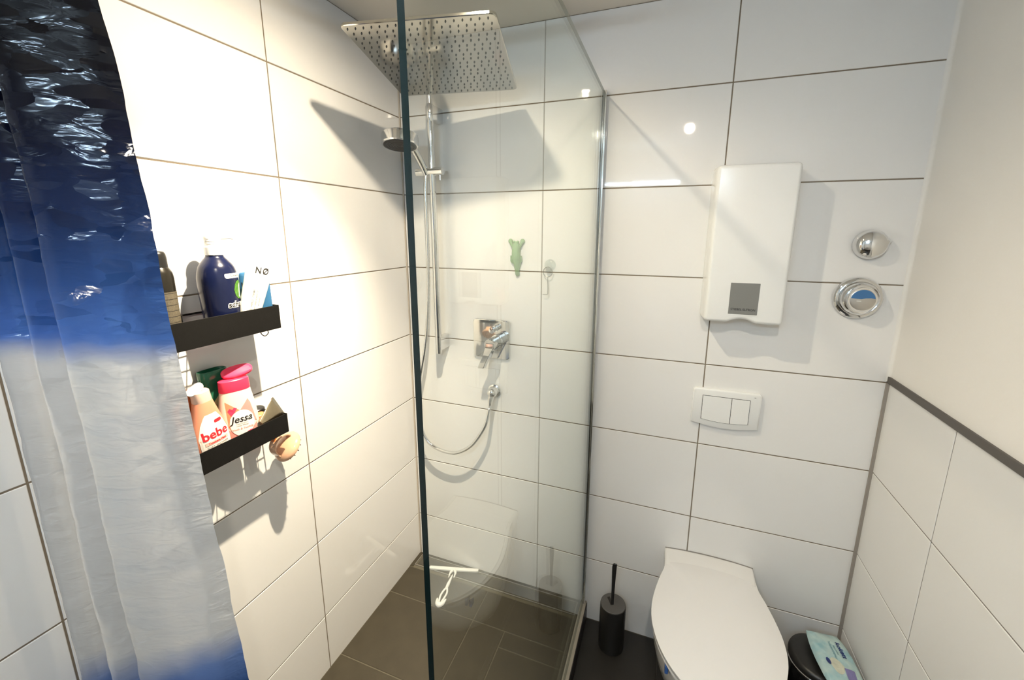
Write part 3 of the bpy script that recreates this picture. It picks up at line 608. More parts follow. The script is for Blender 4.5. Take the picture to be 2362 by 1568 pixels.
obj('pink_lettering', text_mesh('frisch & fruchtig', 0.0072, fj(0.053, 0, 0.0018), 0.0001), M_ROSE, t)
obj('pink_badge', decal(ell(0.017, 0.033, 0.0135, 0.0105), fj(0.0, 0, 0.0020), 10), M_PINK, t)

# green bottle behind
t = thing('green_bottle', 'translucent dark green bottle behind the two pink shower bottles', 'bottle', (0.0275, -0.872, LF))
M_GREEN = mat('translucent_green', (0.02, 0.16, 0.09), 0.15, trans=0.35, var=0.3, vscale=30)
gs = [(0.014, 0.028, LF), (0.016, 0.031, LF + 0.004), (0.0165, 0.0320, 1.20), (0.0165, 0.0325, 1.262), (0.0155, 0.031, 1.268)]
b = NB(); oval_rings(b, gs, 0.0225, -0.8685, e=3.2); obj('body', b, M_GREEN, t, smooth=50)
b = NB(); oval_rings(b, [(0.015, 0.030, 1.268), (0.0160, 0.0315, 1.270), (0.0165, 0.0325, 1.310), (0.016, 0.032, 1.3145), (0.014, 0.0295, 1.3145), (0.013, 0.028, 1.308), (0.004, 0.01, 1.307)], 0.0225, -0.8685, e=3.2); obj('cap', b, M_GREEN, t, smooth=40)
f = oval_map(0.0225, -0.8685, sec_fun(gs), 1.215, e=3.2); obj('label', decal([(-0.026, -0.06), (0.026, -0.06), (0.026, 0.035), (0.005, 0.045), (-0.026, 0.012)], f, 10), mat('olive_label', (0.30, 0.30, 0.16), 0.5, var=0.3, vscale=60), t)
f = oval_map(0.0225, -0.8685, sec_fun(gs), 1.222, e=3.2, eps=0.0011); obj('small_lettering', text_mesh('OLIVE\nDUSCHGEL', 0.008, f, 0.0), M_INK, t)
# orange bottle, far left
t = thing('orange_bottle', 'orange bottle mostly hidden behind the peach pink bottle', 'bottle', (0.026, -0.951, LF))
M_ORANGE = mat('orange_plastic', (0.62, 0.16, 0.03), 0.30, var=0.08)
b = NB(); oval_rings(b, [(0.016, 0.022, LF), (0.018, 0.0245, LF + 0.004), (0.018, 0.0245, 1.245), (0.016, 0.022, 1.258)], 0.026, -0.951); obj('body', b, M_ORANGE, t, smooth=50)
b = NB(); oval_rings(b, [(0.0155, 0.0215, 1.258), (0.0155, 0.0215, 1.284), (0.013, 0.019, 1.287)], 0.026, -0.951); obj('cap', b, M_ORANGE, t, smooth=40)
# small peach jar
t = thing('small_jar', 'small terracotta orange jar between white bottle and silver tube', 'jar', (0.052, -0.786, LF))
b = NB(); lathe(b, [(0.0, LF), (0.015, LF), (0.0165, LF + 0.002), (0.0165, 1.150), (0.0, 1.1505)], (0.052, -0.7860, 0), (0, 0, 1), 28); obj('body', b, M_ORANGE, t, smooth=30)
b = NB(); lathe(b, [(0.0, 1.1505), (0.0168, 1.1505), (0.0170, 1.152), (0.0170, 1.1655), (0.0155, 1.167), (0.0, 1.167)], (0.052, -0.7860, 0), (0, 0, 1), 28); obj('lid', b, mat('terracotta_plastic', (0.70, 0.27, 0.12), 0.4, var=0.05), t, smooth=30)
# black jar behind
t = thing('black_jar', 'low black jar at the back of the lower shelf end', 'jar', (0.024, -0.752, LF))
b = NB(); lathe(b, [(0.0, LF), (0.0185, LF), (0.02, LF + 0.002), (0.02, 1.152), (0.0, 1.153)], (0.0245, -0.7700, 0), (0, 0, 1), 28); obj('body', b, M_BLACKPL, t, smooth=30)
b = NB(); lathe(b, [(0.0, 1.153), (0.0207, 1.153), (0.021, 1.155), (0.021, 1.171), (0.019, 1.173), (0.0, 1.173)], (0.0245, -0.7700, 0), (0, 0, 1), 28); obj('lid', b, M_BLACKPL, t, smooth=30)
# silver gold tube leaning
t = thing('metal_tube', 'crumpled silver gold metal tube leaning out of the lower shelf', 'tube', (0.0985, -0.79, LF))
cA = Vector((0.0985, -0.7735, 1.2145)); cB = Vector((0.0985, -0.7440, 1.1545)); cm = (cA + cB) / 2; e1 = (cA - cB).normalized(); e2 = Vector((1, 0, 0)); dn = Vector((0, -0.89, -0.455))
b = NB(); out = []
for k in range(9):
    s = k / 8; hw = 0.0345 * (1 - s) + 0.0155 * s; hd_ = 0.0008 * (1 - s) ** 1.5 + 0.0075 * (1 - (1 - s) ** 1.5); c = cm + dn * (0.062 * s); r = []
    for q in range(20):
        a = 2 * math.pi * q / 20; wob = 1 + 0.05 * noise.noise(Vector((q * 0.9, k * 0.8, 3)))
        r.append(c + e1 * hw * math.cos(a) + e2 * hd_ * math.sin(a) * wob)
    out.append(r)
rings(b, out); obj('body', b, mat('champagne_foil', (0.62, 0.50, 0.33), 0.28, 1.0, bump=0.35, bscale=70, var=0.15, vscale=30), t, smooth=50)
b = NB(); rings(b, [[c + e1 * s * 0.0350 + e2 * q * 0.0014 for s, q in ((-1, -1), (1, -1), (1, 1), (-1, 1))] for c in (cm + dn * 0.0055, cm - dn * 0.001)]); obj('crimp', b, mat('pale_foil', (0.72, 0.64, 0.50), 0.3, 1.0, var=0.1), t)

# scalp brush hanging below the lower shelf
t = thing('scalp_brush', 'round rose beige scalp brush hanging under the lower shelf', 'brush', (0.065, -0.735, 1.05))
nb = Vector((0.10, 0.72, -0.62)).normalized(); cb = Vector((0.070, -0.7295, 1.0475)); M_ROSEGOLD = mat('rose_beige_plastic', (0.62, 0.37, 0.23), 0.18, coat=0.3, var=0.04)
u, v = frame(nb)
b = NB(); lathe(b, [(0.0, -0.014), (0.016, -0.0125), (0.030, -0.008), (0.040, -0.001), (0.0430, 0.005), (0.0425, 0.009), (0.039, 0.009), (0.036, 0.004), (0.0, 0.0)], cb, nb, 36); obj('dome', b, M_ROSEGOLD, t, smooth=50)
b = NB()
for k in range(15):
    a = 2 * math.pi * k / 15; c = cb + (u * math.cos(a) + v * math.sin(a)) * 0.037; tube(b, [c + nb * 0.006, c + nb * 0.016, c + nb * 0.018], [0.0022, 0.0014, 0.0008], 6)
for k in range(8):
    a = 2 * math.pi * k / 8; c = cb + (u * math.cos(a) + v * math.sin(a)) * 0.020; tube(b, [c + nb * 0.001, c + nb * 0.014, c + nb * 0.016], [0.0022, 0.0014, 0.0008], 6)
obj('bristles', b, mat('brown_silicone', (0.10, 0.06, 0.045), 0.5, var=0.1), t, smooth=True, kind='stuff')
b = NB(); ax = (Vector((1, 0, 0)) - nb * nb.x).normalized(); hand = []
sd = nb.cross(ax)
for k in range(17):
    a = math.pi * k / 16; p = cb + sd * (0.030 * math.cos(a)) - nb * (0.010 + 0.032 * math.sin(a)); d = (-sd * 0.030 * math.sin(a) - nb * 0.032 * math.cos(a)).normalized(); nn = d.cross(ax)
    hand.append([p + ax * x + nn * y for x, y in ((-0.013, -0.0015), (0.013, -0.0015), (0.013, 0.0015), (-0.013, 0.0015))])
rings(b, hand); obj('handle_loop', b, M_ROSEGOLD, t, smooth=40)
b = NB(); pt = cb - nb * 0.0425; tube(b, catmull([pt + ax * 0.004, pt + Vector((0.004, 0.004, 0.012)), Vector((0.068, -0.764, 1.095)), Vector((0.066, pt.y - 0.004, 1.082)), pt - ax * 0.004], 5), 0.0016, 6); obj('hanging_loop', b, M_ORANGE, t, smooth=True)

# ------------------------------------------------------------------ shower curtain
ct = thing('shower_curtain', 'crinkled plastic shower curtain fading from navy blue to white', 'curtain', (0.2, -1.175, 0.12))
sec = [(0.010, -1.168), (0.030, -1.195), (0.055, -1.205), (0.078, -1.185), (0.088, -1.155), (0.108, -1.140), (0.128, -1.160), (0.136, -1.190), (0.160, -1.205), (0.184, -1.190), (0.205, -1.160), (0.228, -1.150), (0.232, -1.165), (0.213, -1.184), (0.217, -1.199), (0.232, -1.197), (0.252, -1.182), (0.274, -1.162), (0.293, -1.142), (0.308, -1.120)]
path = catmull([(x, y, 0) for x, y in sec], 9)
cx_ = [(p.x, p.y) for p in path]; nu = len(cx_); nv = 260; z0, z1 = 0.12, 2.17
b = NB(); vs = []
for j in range(nv + 1):
    z = z0 + (z1 - z0) * j / nv; row = []
    sp_ = (0.312 + (1.96 - z) * 0.075) / 0.308
    for i, (x, y) in enumerate(cx_):
        wv = 0.0035 * noise.noise(Vector((x * 9, y * 12, z * 11))) + 0.0011 * noise.noise(Vector((x * 22 + 5, y * 20, z * 38)))
        am = 1.0 if z < 1.9 else max(0.35, 1 - (z - 1.9) * 2)
        row.append(b.verts.new((max(0.004, x * (1 + (sp_ - 1) * min(1, max(0, x - 0.19) / 0.1)) ), -1.175 + (y + 1.175) * am + wv, z)))
    vs.append(row)
for j in range(nv):
    for i in range(nu - 1): b.faces.new((vs[j][i], vs[j][i + 1], vs[j + 1][i + 1], vs[j + 1][i]))
mc = bpy.data.materials.new('printed_curtain_film'); mc.use_nodes = True; nt = mc.node_tree; N = nt.nodes.new; L = nt.links.new
pb = nt.nodes['Principled BSDF']; out = nt.nodes['Material Output']
ge = N('ShaderNodeNewGeometry'); sx_ = N('ShaderNodeSeparateXYZ'); L(ge.outputs['Position'], sx_.inputs[0])
nz = N('ShaderNodeTexNoise'); nz.inputs['Scale'].default_value = 9; L(ge.outputs['Position'], nz.inputs['Vector'])
zz = N('ShaderNodeMath'); zz.operation = 'MULTIPLY_ADD'; L(nz.outputs['Fac'], zz.inputs[0]); zz.inputs[1].default_value = 0.05; 
lo_ = N('ShaderNodeMapRange'); lo_.interpolation_type = 'SMOOTHSTEP'; lo_.inputs['From Min'].default_value = 1.30; lo_.inputs['From Max'].default_value = 1.05; lo_.inputs['To Max'].default_value = 0.42; L(sx_.outputs['Z'], lo_.inputs['Value'])
xo_ = N('ShaderNodeMath'); xo_.operation = 'SUBTRACT'; xo_.inputs[0].default_value = 0.30; L(sx_.outputs['X'], xo_.inputs[1])
sl_ = N('ShaderNodeMath'); sl_.operation = 'MULTIPLY_ADD'; L(xo_.outputs[0], sl_.inputs[0]); L(lo_.outputs['Result'], sl_.inputs[1]); L(sx_.outputs['Z'], sl_.inputs[2]); L(sl_.outputs[0], zz.inputs[2])
mr = N('ShaderNodeMapRange'); mr.inputs['From Min'].default_value = 0.0; mr.inputs['From Max'].default_value = 2.2; L(zz.outputs[0], mr.inputs['Value'])
cr = N('ShaderNodeValToRGB'); L(mr.outputs['Result'], cr.inputs[0]); E_ = cr.color_ramp.elements
stops = [(0.0, (0.012, 0.03, 0.11)), (0.82, (0.02, 0.06, 0.20)), (0.90, (0.10, 0.17, 0.38)), (0.97, (0.52, 0.53, 0.54)), (1.475, (0.54, 0.55, 0.56)), (1.515, (0.06, 0.15, 0.45)), (1.60, (0.022, 0.065, 0.22)), (1.70, (0.009, 0.021, 0.075)), (1.80, (0.004, 0.006, 0.020)), (1.90, (0.003, 0.003, 0.006)), (2.2, (0.003, 0.003, 0.005))]
E_[0].position = 0.0; E_[0].color = (*stops[0][1], 1); E_[1].position = 1.0; E_[1].color = (*stops[-1][1], 1)
for z, c in stops[1:-1]:
    e = E_.new(z / 2.2); e.color = (*c, 1)
L(cr.outputs[0], pb.inputs['Base Color']); pb.inputs['Roughness'].default_value = 0.10; pb.inputs['Specular IOR Level'].default_value = 0.36
vo = N('ShaderNodeTexVoronoi'); vo.feature = 'F1'; vo.inputs['Scale'].default_value = 26; mp = N('ShaderNodeMapping'); mp.inputs['Scale'].default_value = (0.6, 0.6, 1.6); L(ge.outputs['Position'], mp.inputs[0]); L(mp.outputs[0], vo.inputs['Vector'])
n2 = N('ShaderNodeTexNoise'); n2.inputs['Scale'].default_value = 34; n2.inputs['Distortion'].default_value = 1.2; L(mp.outputs[0], n2.inputs['Vector'])
am = N('ShaderNodeMath'); am.operation = 'MULTIPLY_ADD'; L(vo.outputs['Distance'], am.inputs[0]); am.inputs[1].default_value = 0.6; L(n2.outputs['Fac'], am.inputs[2])
bp = N('ShaderNodeBump'); bp.inputs['Strength'].default_value = 0.22; bp.inputs['Distance'].default_value = 0.007; L(am.outputs[0], bp.inputs['Height'])
# crinkle facets: every cell of the film is tilted a little
wn = N('ShaderNodeTexNoise'); wn.inputs['Scale'].default_value = 20; L(mp.outputs[0], wn.inputs['Vector'])
wa = N('ShaderNodeVectorMath'); wa.operation = 'MULTIPLY_ADD'; L(wn.outputs['Color'], wa.inputs[0]); wa.inputs[1].default_value = (0.05, 0.05, 0.05); L(mp.outputs[0], wa.inputs[2])
vf = N('ShaderNodeTexVoronoi'); vf.inputs['Scale'].default_value = 38; L(wa.outputs[0], vf.inputs['Vector'])
sb_ = N('ShaderNodeVectorMath'); sb_.operation = 'SUBTRACT'; L(vf.outputs['Color'], sb_.inputs[0]); sb_.inputs[1].default_value = (0.5, 0.5, 0.5)
fz = N('ShaderNodeMapRange'); fz.inputs['From Min'].default_value = 1.35; fz.inputs['From Max'].default_value = 1.55; fz.inputs['To Min'].default_value = 0.12; fz.inputs['To Max'].default_value = 0.95; L(sx_.outputs['Z'], fz.inputs['Value'])
sc_ = N('ShaderNodeVectorMath'); sc_.operation = 'SCALE'; L(sb_.outputs[0], sc_.inputs[0]); 
cs_ = N('ShaderNodeSeparateColor'); L(vf.outputs['Color'], cs_.inputs[0]); gt_ = N('ShaderNodeMath'); gt_.operation = 'GREATER_THAN'; L(cs_.outputs['Red'], gt_.inputs[0]); gt_.inputs[1].default_value = 0.52
ml_ = N('ShaderNodeMath'); ml_.operation = 'MULTIPLY'; L(gt_.outputs[0], ml_.inputs[0]); L(fz.outputs['Result'], ml_.inputs[1]); L(ml_.outputs[0], sc_.inputs['Scale'])
an = N('ShaderNodeVectorMath'); an.operation = 'ADD'; L(bp.outputs[0], an.inputs[0]); L(sc_.outputs[0], an.inputs[1])
nn_ = N('ShaderNodeVectorMath'); nn_.operation = 'NORMALIZE'; L(an.outputs[0], nn_.inputs[0]); L(nn_.outputs[0], pb.inputs['Normal'])
tl = N('ShaderNodeBsdfTranslucent'); L(cr.outputs[0], tl.inputs[0]); L(bp.outputs[0], tl.inputs['Normal'])
mx = N('ShaderNodeMixShader'); mx.inputs[0].default_value = 0.30; L(pb.outputs[0], mx.inputs[1]); L(tl.outputs[0], mx.inputs[2])
tp = N('ShaderNodeBsdfTransparent'); L(cr.outputs[0], tp.inputs[0]); m2 = N('ShaderNodeMixShader'); m2.inputs[0].default_value = 0.12; L(mx.outputs[0], m2.inputs[1]); L(tp.outputs[0], m2.inputs[2]); L(m2.outputs[0], out.inputs['Surface'])
obj('film', b, mc, ct, smooth=180)
ct2 = thing('curtain_rail', 'chrome curtain rail above the shower opening', 'rail', (0.41, -1.175, 2.19))
b = NB(); tube(b, [(0.0005, -1.175, 2.195), (XG + 0.02, -1.175, 2.195)], 0.010, 16); obj('rod', b, M_CHROME, ct2, smooth=True)
b = NB(); lathe(b, [(0.022, 0.0), (0.022, 0.006), (0.012, 0.010)], (0.0003, -1.175, 2.195), (1, 0, 0), 20); obj('wall_flange', b, M_CHROME, ct2, smooth=30)
for k in range(6):
    b = NB(); xk = 0.03 + 0.072 * k; tube(b, [(xk, -1.175 + 0.016 * math.sin(a), 2.185 + 0.024 * math.cos(a)) for a in [q * math.pi / 8 for q in range(17)]], 0.002, 6); obj('ring', b, M_WHITEPL, ct, smooth=True)

# ------------------------------------------------------------------ water heater
t = thing('water_heater', 'white wall-mounted instantaneous water heater with grey display panel', 'water heater', (1.29, 0.0, 1.373))
hx0, hx1, hz0, hz1 = 1.1805, 1.3985, 1.3735, 1.8465
def hout(g):
    """outline of the housing with the arched notch at the bottom edge"""
    x0, x1, a0, a1 = hx0 - g, hx1 + g, hz0 - g, hz1 + g; r = 0.012 + g; pts = []
    for cx2, cz2, a in ((x1 - r, a1 - r, 0), (x0 + r, a1 - r, 90), (x0 + r, a0 + r, 180)):
        for k in range(5):
            q = math.radians(a + 90 * k / 4); pts.append((cx2 + r * math.cos(q), cz2 + r * math.sin(q)))
    for k in range(13):
        s = k / 12; x = 1.2455 + (1.3265 - 1.2455) * s; pts.append((x, a0 + 0.0125 * math.sin(math.pi * s)))
    for k in range(5):
        q = math.radians(270 + 90 * k / 4); pts.append((x1 - r + r * math.cos(q), a0 + r + r * math.sin(q)))
    return pts
b = NB(); rings(b, [[(x, y, z) for x, z in hout(g)] for g, y in ((0.007, -0.0002), (0.007, -0.020), (0.003, -0.070), (0.0005, -0.088), (-0.002, -0.096), (-0.006, -0.0995), (-0.010, -0.1002))])
obj('housing', b, M_HEATER, t, smooth=35)
b = NB(); prism_y(b, rrect(1.2475, 1.3275, 1.4015, 1.499, 0.001, 1), -0.0995, -0.1012, 0.0004, 1); obj('control_panel', b, M_GREYPANEL, t)
b = NB(); prism_y(b, rrect(1.2465, 1.3285, 1.3985, 1.4010, 0.0005, 1), -0.0995, -0.1016); obj('panel_edge', b, M_WHITEPL, t)
obj('brand_lettering', text_mesh('STIEBEL ELTRON', 0.0092, lambda u, v: (1.2875 + u, -0.1016, 1.4165 + v), 0.0001), M_INK, t)

# ------------------------------------------------------------------ flush plate
t = thing('flush_plate', 'white dual flush plate with two buttons above the toilet', 'flush plate', (1.283, 0.0, 1.05))
def bowed(x0, x1, z0, z1, bow, r=0.004, n=12):
    pts = [(x1 - r, z1), (x0 + r, z1), (x0, z1 - r), (x0, z0)]
    for k in range(1, n): s = k / n; pts.append((x0 + (x1 - x0) * s, z0 - bow * math.sin(math.pi * s)))
    pts += [(x1, z0), (x1, z1 - r)]
    return pts
b = NB(); prism_y(b, bowed(1.1765, 1.3895, 0.990, 1.1165, 0.013, 0.006), -0.0002, -0.015, 0.005, 3); obj('frame', b, M_WHITEPL, t, smooth=40)
b = NB(); prism_y(b, bowed(1.2075, 1.3565, 1.0045, 1.0935, 0.0065, 0.001), -0.0140, -0.0154); obj('button_gap_shade', b, M_GAPSHADE, t)  # dark plate painting the shade in the gaps around the buttons
def bow_z(x): return 1.0045 - 0.0065 * math.sin(math.pi * (x - 1.2075) / 0.149)
for x0, x1 in ((1.2090, 1.2990), (1.3006, 1.3550)):
    pts = [(x1, 1.092), (x0, 1.092)] + [(x0 + (x1 - x0) * k / 8, bow_z(x0 + (x1 - x0) * k / 8) + 0.0016) for k in range(9)]
    b = NB(); prism_y(b, pts, -0.0145, -0.0172, 0.0006, 1); obj('button', b, M_WHITEPL, t)
b = NB(); box(b, 1.3665, 1.3715, -0.0156, -0.0140, 1.1035, 1.1055); obj('small_mark', b, M_GREYPANEL, t)

# ------------------------------------------------------------------ wall valves
t = thing('stop_valve', 'small domed chrome valve knob, the higher of two on the wall', 'valve', (1.616, 0.0, 1.617))
b = NB(); lathe(b, [(0.0415, 0.0002), (0.043, 0.003), (0.0430, 0.010)] + smoothprof([(0.0425, 0.013), (0.038, 0.024), (0.028, 0.034), (0.014, 0.040), (0.0, 0.042)], 4), (1.614, 0, 1.6175), (0, -1, 0), 36); obj('dome', b, M_CHROME, t, smooth=60)
b = NB(); tube(b, [(1.62, -0.016, 1.619), (1.642, -0.016, 1.624), (1.655, -0.012, 1.629), (1.660, -0.010, 1.631)], [0.022, 0.017, 0.008, 0.001], 14); obj('spur', b, M_CHROME, t, smooth=True)
t = thing('thermostat_valve', 'larger round chrome valve with half blue cap on the wall', 'valve', (1.606, 0.0, 1.4575))
b = NB(); lathe(b, [(0.062, 0.0002), (0.0635, 0.004), (0.062, 0.010), (0.057, 0.015), (0.052, 0.0165), (0.050, 0.014), (0.049, 0.020), (0.047, 0.030), (0.043, 0.034), (0.040, 0.0325), (0.038, 0.0325), (0.0375, 0.040), (0.0355, 0.043), (0.0325, 0.043), (0.0, 0.0425)], (1.606, 0, 1.4575), (0, -1, 0), 48); obj('rosette', b, M_CHROME, t, smooth=35)
b = NB(); lathe(b, [(0.0, 0.0425), (0.0315, 0.0425), (0.0315, 0.0440), (0.030, 0.0446), (0.0, 0.0446)], (1.606, 0, 1.4575), (0, -1, 0), 36); obj('cap', b, M_BRUSHED, t, smooth=30)
b = NB(); pts = [(1.606 + 0.0298 * math.cos(a), 1.4575 + 0.0298 * math.sin(a)) for a in [math.radians(8 + 164 * k / 16) for k in range(17)]] + [(1.588, 1.4605), (1.602, 1.4595), (1.612, 1.4625), (1.625, 1.4635)]
prism_y(b, pts, -0.0444, -0.0452); obj('blue_marker', b, M_BLUEMARK, t)
b = NB(); box(b, 1.591, 1.602, -0.0450, -0.0444, 1.4525, 1.4545); obj('small_mark', b, M_WINK, t)

# ------------------------------------------------------------------ toilet
TX = 1.281
t = thing('toilet', 'white wall-hung toilet with closed lid', 'toilet', (TX, -0.28, 0.10))
def outline(sc, yb, yt, z, wback=0.152, n=44, dz=0.0, wmax=0.190, bowy=0.0):
    """half outline from the wall to the front tip, mirrored; sc shrinks the width"""
    Lh = yb - yt; prof = [(0.0, wback), (0.05, wback + 0.001), (0.11, wback + 0.004), (0.20, 0.167), (0.34, 0.1825), (0.46, wmax), (0.58, 0.1875), (0.70, 0.172), (0.80, 0.148), (0.88, 0.118), (0.94, 0.084), (0.98, 0.048), (1.0, 0.0)]
    cc = catmull([(a, c, 0) for a, c in prof], 3); pts = []
    for p in cc: pts.append((TX + max(0, p.y) * sc, yb - p.x * Lh, z))
    for p in cc[-2:0:-1] + [cc[0]]: pts.append((TX - max(0, p.y) * sc, yb - p.x * Lh, z))
    w0 = wback * sc
    for k in range(1, 10):
        q = -1 + 2 * k / 10; pts.append((TX + w0 * q, yb + bowy * (1 - q * q), z))
    return pts
b = NB(); tube(b, [(TX - 0.151 + 0.302 * k / 14, -0.0012, 0.4440 + 0.009 * (1 - (2 * k / 14 - 1) ** 2)) for k in range(15)], 0.0022, 6); obj('wall_sealant', b, M_GROUT_G, t)
# ceramic body: rim -> belly -> foot against the wall
b = NB(); rs = [outline(0.62, -0.0005, -0.30, 0.075, 0.152), outline(0.74, -0.0005, -0.36, 0.13), outline(0.86, -0.0005, -0.44, 0.22), outline(0.94, -0.0005, -0.505, 0.32), outline(0.965, -0.0005, -0.530, 0.385), outline(0.97, -0.0005, -0.535, 0.405), outline(0.955, -0.0005, -0.528, 0.411)]
rings(b, rs); obj('bowl', b, M_CERAMIC, t, smooth=50)
b = NB(); rs = []
for z, i in ((0.4105, 0.0), (0.436, 0.0), (0.4425, 0.003), (0.4445, 0.008)):
    x0, x1 = TX - 0.1530 + i, TX + 0.1530 - i; pts = [(x1, -0.0005, z), (x1, -0.02, z), (x1 - 0.001, -0.060, z), (x1 - 0.004, -0.085, z)]
    pts += [(TX + (x1 - TX - 0.004) * math.cos(math.pi * k / 12), -0.085 - 0.008 * math.sin(math.pi * k / 12), z) for k in range(1, 12)]
    pts += [(x0 + 0.004, -0.085, z), (x0 + 0.001, -0.060, z), (x0, -0.02, z), (x0, -0.0005, z)]
    pts += [(x0 + (x1 - x0) * k / 14, -0.0005, z + (0.009 * (1 - (2 * k / 14 - 1) ** 2) if z > 0.43 else 0)) for k in range(1, 14)]
    rs.append(pts)
rings(b, rs); obj('rear_deck', b, M_CERAMIC, t, smooth=50)
b = NB(); rs = [outline(0.955, -0.054, -0.538, 0.4115, 0.148, bowy=0.018), outline(0.985, -0.052, -0.545, 0.415, 0.148, bowy=0.018), outline(0.985, -0.052, -0.545, 0.424, 0.148, bowy=0.018), outline(0.975, -0.054, -0.541, 0.4265, 0.148, bowy=0.018)]
rings(b, rs); obj('seat', b, M_LID, t, smooth=50)
b = NB(); rs = [outline(0.975, -0.052, -0.543, 0.4272, 0.150, bowy=0.020), outline(1.0, -0.050, -0.550, 0.431, 0.150, bowy=0.020), outline(1.0, -0.050, -0.550, 0.440, 0.150, bowy=0.020)]
for k in range(1, 9):
    q = k / 8; a = math.pi / 2 * q
    sc = math.cos(a * 0.999) if q < 1 else 0.02; z = 0.440 + 0.016 * (1 - (1 - q) ** 2.2)
    s = 1 - q ** 0.9 * 0.97; c_ = -0.27
    rs.append([(TX + (x - TX) * s, c_ + (y - c_) * s, 0.440 + 0.0165 * (1 - s ** 3.0)) for x, y, _ in outline(1.0, -0.050, -0.550, 0, 0.150, bowy=0.020)])
rings(b, rs); obj('lid', b, M_LID, t, smooth=60)
t = thing('rim_block', 'small blue freshener clip on the toilet bowl rim', 'freshener', (1.142, -0.439, 0.378))
b = NB(); box(b, 1.137, 1.147, -0.450, -0.428, 0.378, 0.406, 0.003, M=None); obj('block', b, mat('blue_gel_plastic', (0.05, 0.13, 0.38), 0.25, var=0.1), t)
b = NB(); tube(b, [(1.142, -0.439, 0.404), (1.142, -0.439, 0.4085), (1.150, -0.437, 0.4085)], 0.0014, 6); obj('clip', b, M_WHITEPL, t)

# ------------------------------------------------------------------ toilet brush
t = thing('toilet_brush', 'black cylindrical toilet brush holder standing beside the glass screen', 'toilet brush', (0.952, -0.085, 0.0))
b = NB(); lathe(b, [(0.0, 0.0005), (0.048, 0.0005), (0.0495, 0.002), (0.0500, 0.010), (0.0500, 0.194), (0.049, 0.197), (0.047, 0.198), (0.0, 0.198)], (0.952, -0.085, 0), (0, 0, 1), 40); obj('holder', b, M_BLACKPL, t, smooth=30)
b = NB(); pts = []
for k in range(40):
    a = 2 * math.pi * k / 40 + math.radians(212); pts.append((0.952 + 0.0485 * math.cos(a), -0.085 + 0.0485 * math.sin(a)))
pts = pts[:-1]
rings(b, [[(x, y, 0.1982) for x, y in pts], [(x, y, 0.2005) for x, y in pts], [(0.952 + (x - 0.952) * 0.97, -0.085 + (y + 0.085) * 0.97, 0.2015) for x, y in pts]]); obj('lid', b, M_GREYMATT, t)
b = NB(); rings(b, [[(0.952 + u_, -0.085 + v_, z) for u_, v_ in q] for q, z in (([(-0.026, 0.020), (-0.017, 0.026), (0.001, -0.008), (-0.008, -0.012)], 0.2016), ([(-0.026, 0.020), (-0.017, 0.026), (0.001, -0.008), (-0.008, -0.012)], 0.2024))]); obj('slot', b, M_INK, t)
b = NB(); rings(b, [[(0.949 + dx - hw, -0.089 - 0.003, z), (0.949 + dx + hw, -0.089 - 0.003, z), (0.949 + dx + hw, -0.089 + 0.003, z), (0.949 + dx - hw, -0.089 + 0.003, z)] for dx, hw, z in ((0.0, 0.0055, 0.198), (0.0, 0.0058, 0.27), (0.0, 0.0085, 0.370), (0.001, 0.0085, 0.381), (0.003, 0.006, 0.387))])
bmesh.ops.bevel(b, geom=list(b.edges), offset=0.001, segments=1, affect='EDGES'); obj('handle', b, M_BLACKPL, t)

# ------------------------------------------------------------------ pedal bin and wet wipes
PX, PY = 1.617, -0.145
t = thing('pedal_bin', 'small round black pedal bin between toilet and right wall', 'bin', (PX, PY, 0.0))
b = NB(); lathe(b, [(0.0, 0.0005), (0.084, 0.0005), (0.086, 0.004), (0.086, 0.018), (0.083, 0.020), (0.083, 0.262), (0.0, 0.263)], (PX, PY, 0), (0, 0, 1), 48); obj('body', b, mat('black_lacquered_steel', (0.02, 0.02, 0.02), 0.18, 0.6, var=0.1), t, smooth=30)
b = NB(); lathe(b, [(0.083, 0.262), (0.0862, 0.2695), (0.0866, 0.2715), (0.0845, 0.2735), (0.080, 0.2735)], (PX, PY, 0), (0, 0, 1), 48); obj('steel_ring', b, M_CHROME, t, smooth=30)
b = NB(); lathe(b, [(0.083, 0.2735), (0.0850, 0.2740), (0.0858, 0.284), (0.083, 0.292), (0.070, 0.297), (0.04, 0.2995), (0.0, 0.300)], (PX, PY, 0), (0, 0, 1), 48); obj('lid', b, M_BLACKPL, t, smooth=50)
b = NB(); box(b, PX - 0.02, PX + 0.02, PY - 0.12, PY - 0.08, 0.012, 0.018, 0.002); obj('pedal', b, M_CHROME, t)

t = thing('wet_wipes', 'crumpled pale turquoise wet wipes pack lying on the black bin', 'wipes pack', (1.645, -0.165, 0.302))
MW = bpy.data.materials.new('turquoise_wrapper'); MW.use_nodes = True; nt = MW.node_tree; pb = nt.nodes['Principled BSDF']; pb.inputs['Roughness'].default_value = 0.3
tco = nt.nodes.new('ShaderNodeTexCoord'); nzz = nt.nodes.new('ShaderNodeTexNoise'); nzz.inputs['Scale'].default_value = 26; nzz.inputs['Detail'].default_value = 4; cr = nt.nodes.new('ShaderNodeValToRGB')
nt.links.new(tco.outputs['Object'], nzz.inputs['Vector']); nt.links.new(nzz.outputs['Fac'], cr.inputs[0]); nt.links.new(cr.outputs[0], pb.inputs['Base Color'])
cr.color_ramp.elements[0].position = 0.30; cr.color_ramp.elements[0].color = (0.28, 0.49, 0.54, 1); cr.color_ramp.elements[1].position = 0.60; cr.color_ramp.elements[1].color = (0.50, 0.64, 0.62, 1)
bp = nt.nodes.new('ShaderNodeBump'); bp.inputs['Strength'].default_value = 0.7; bp.inputs['Distance'].default_value = 0.006; nt.links.new(nzz.outputs['Fac'], bp.inputs['Height']); nt.links.new(bp.outputs[0], pb.inputs['Normal'])
WW, WL, WH = 0.118, 0.192, 0.032
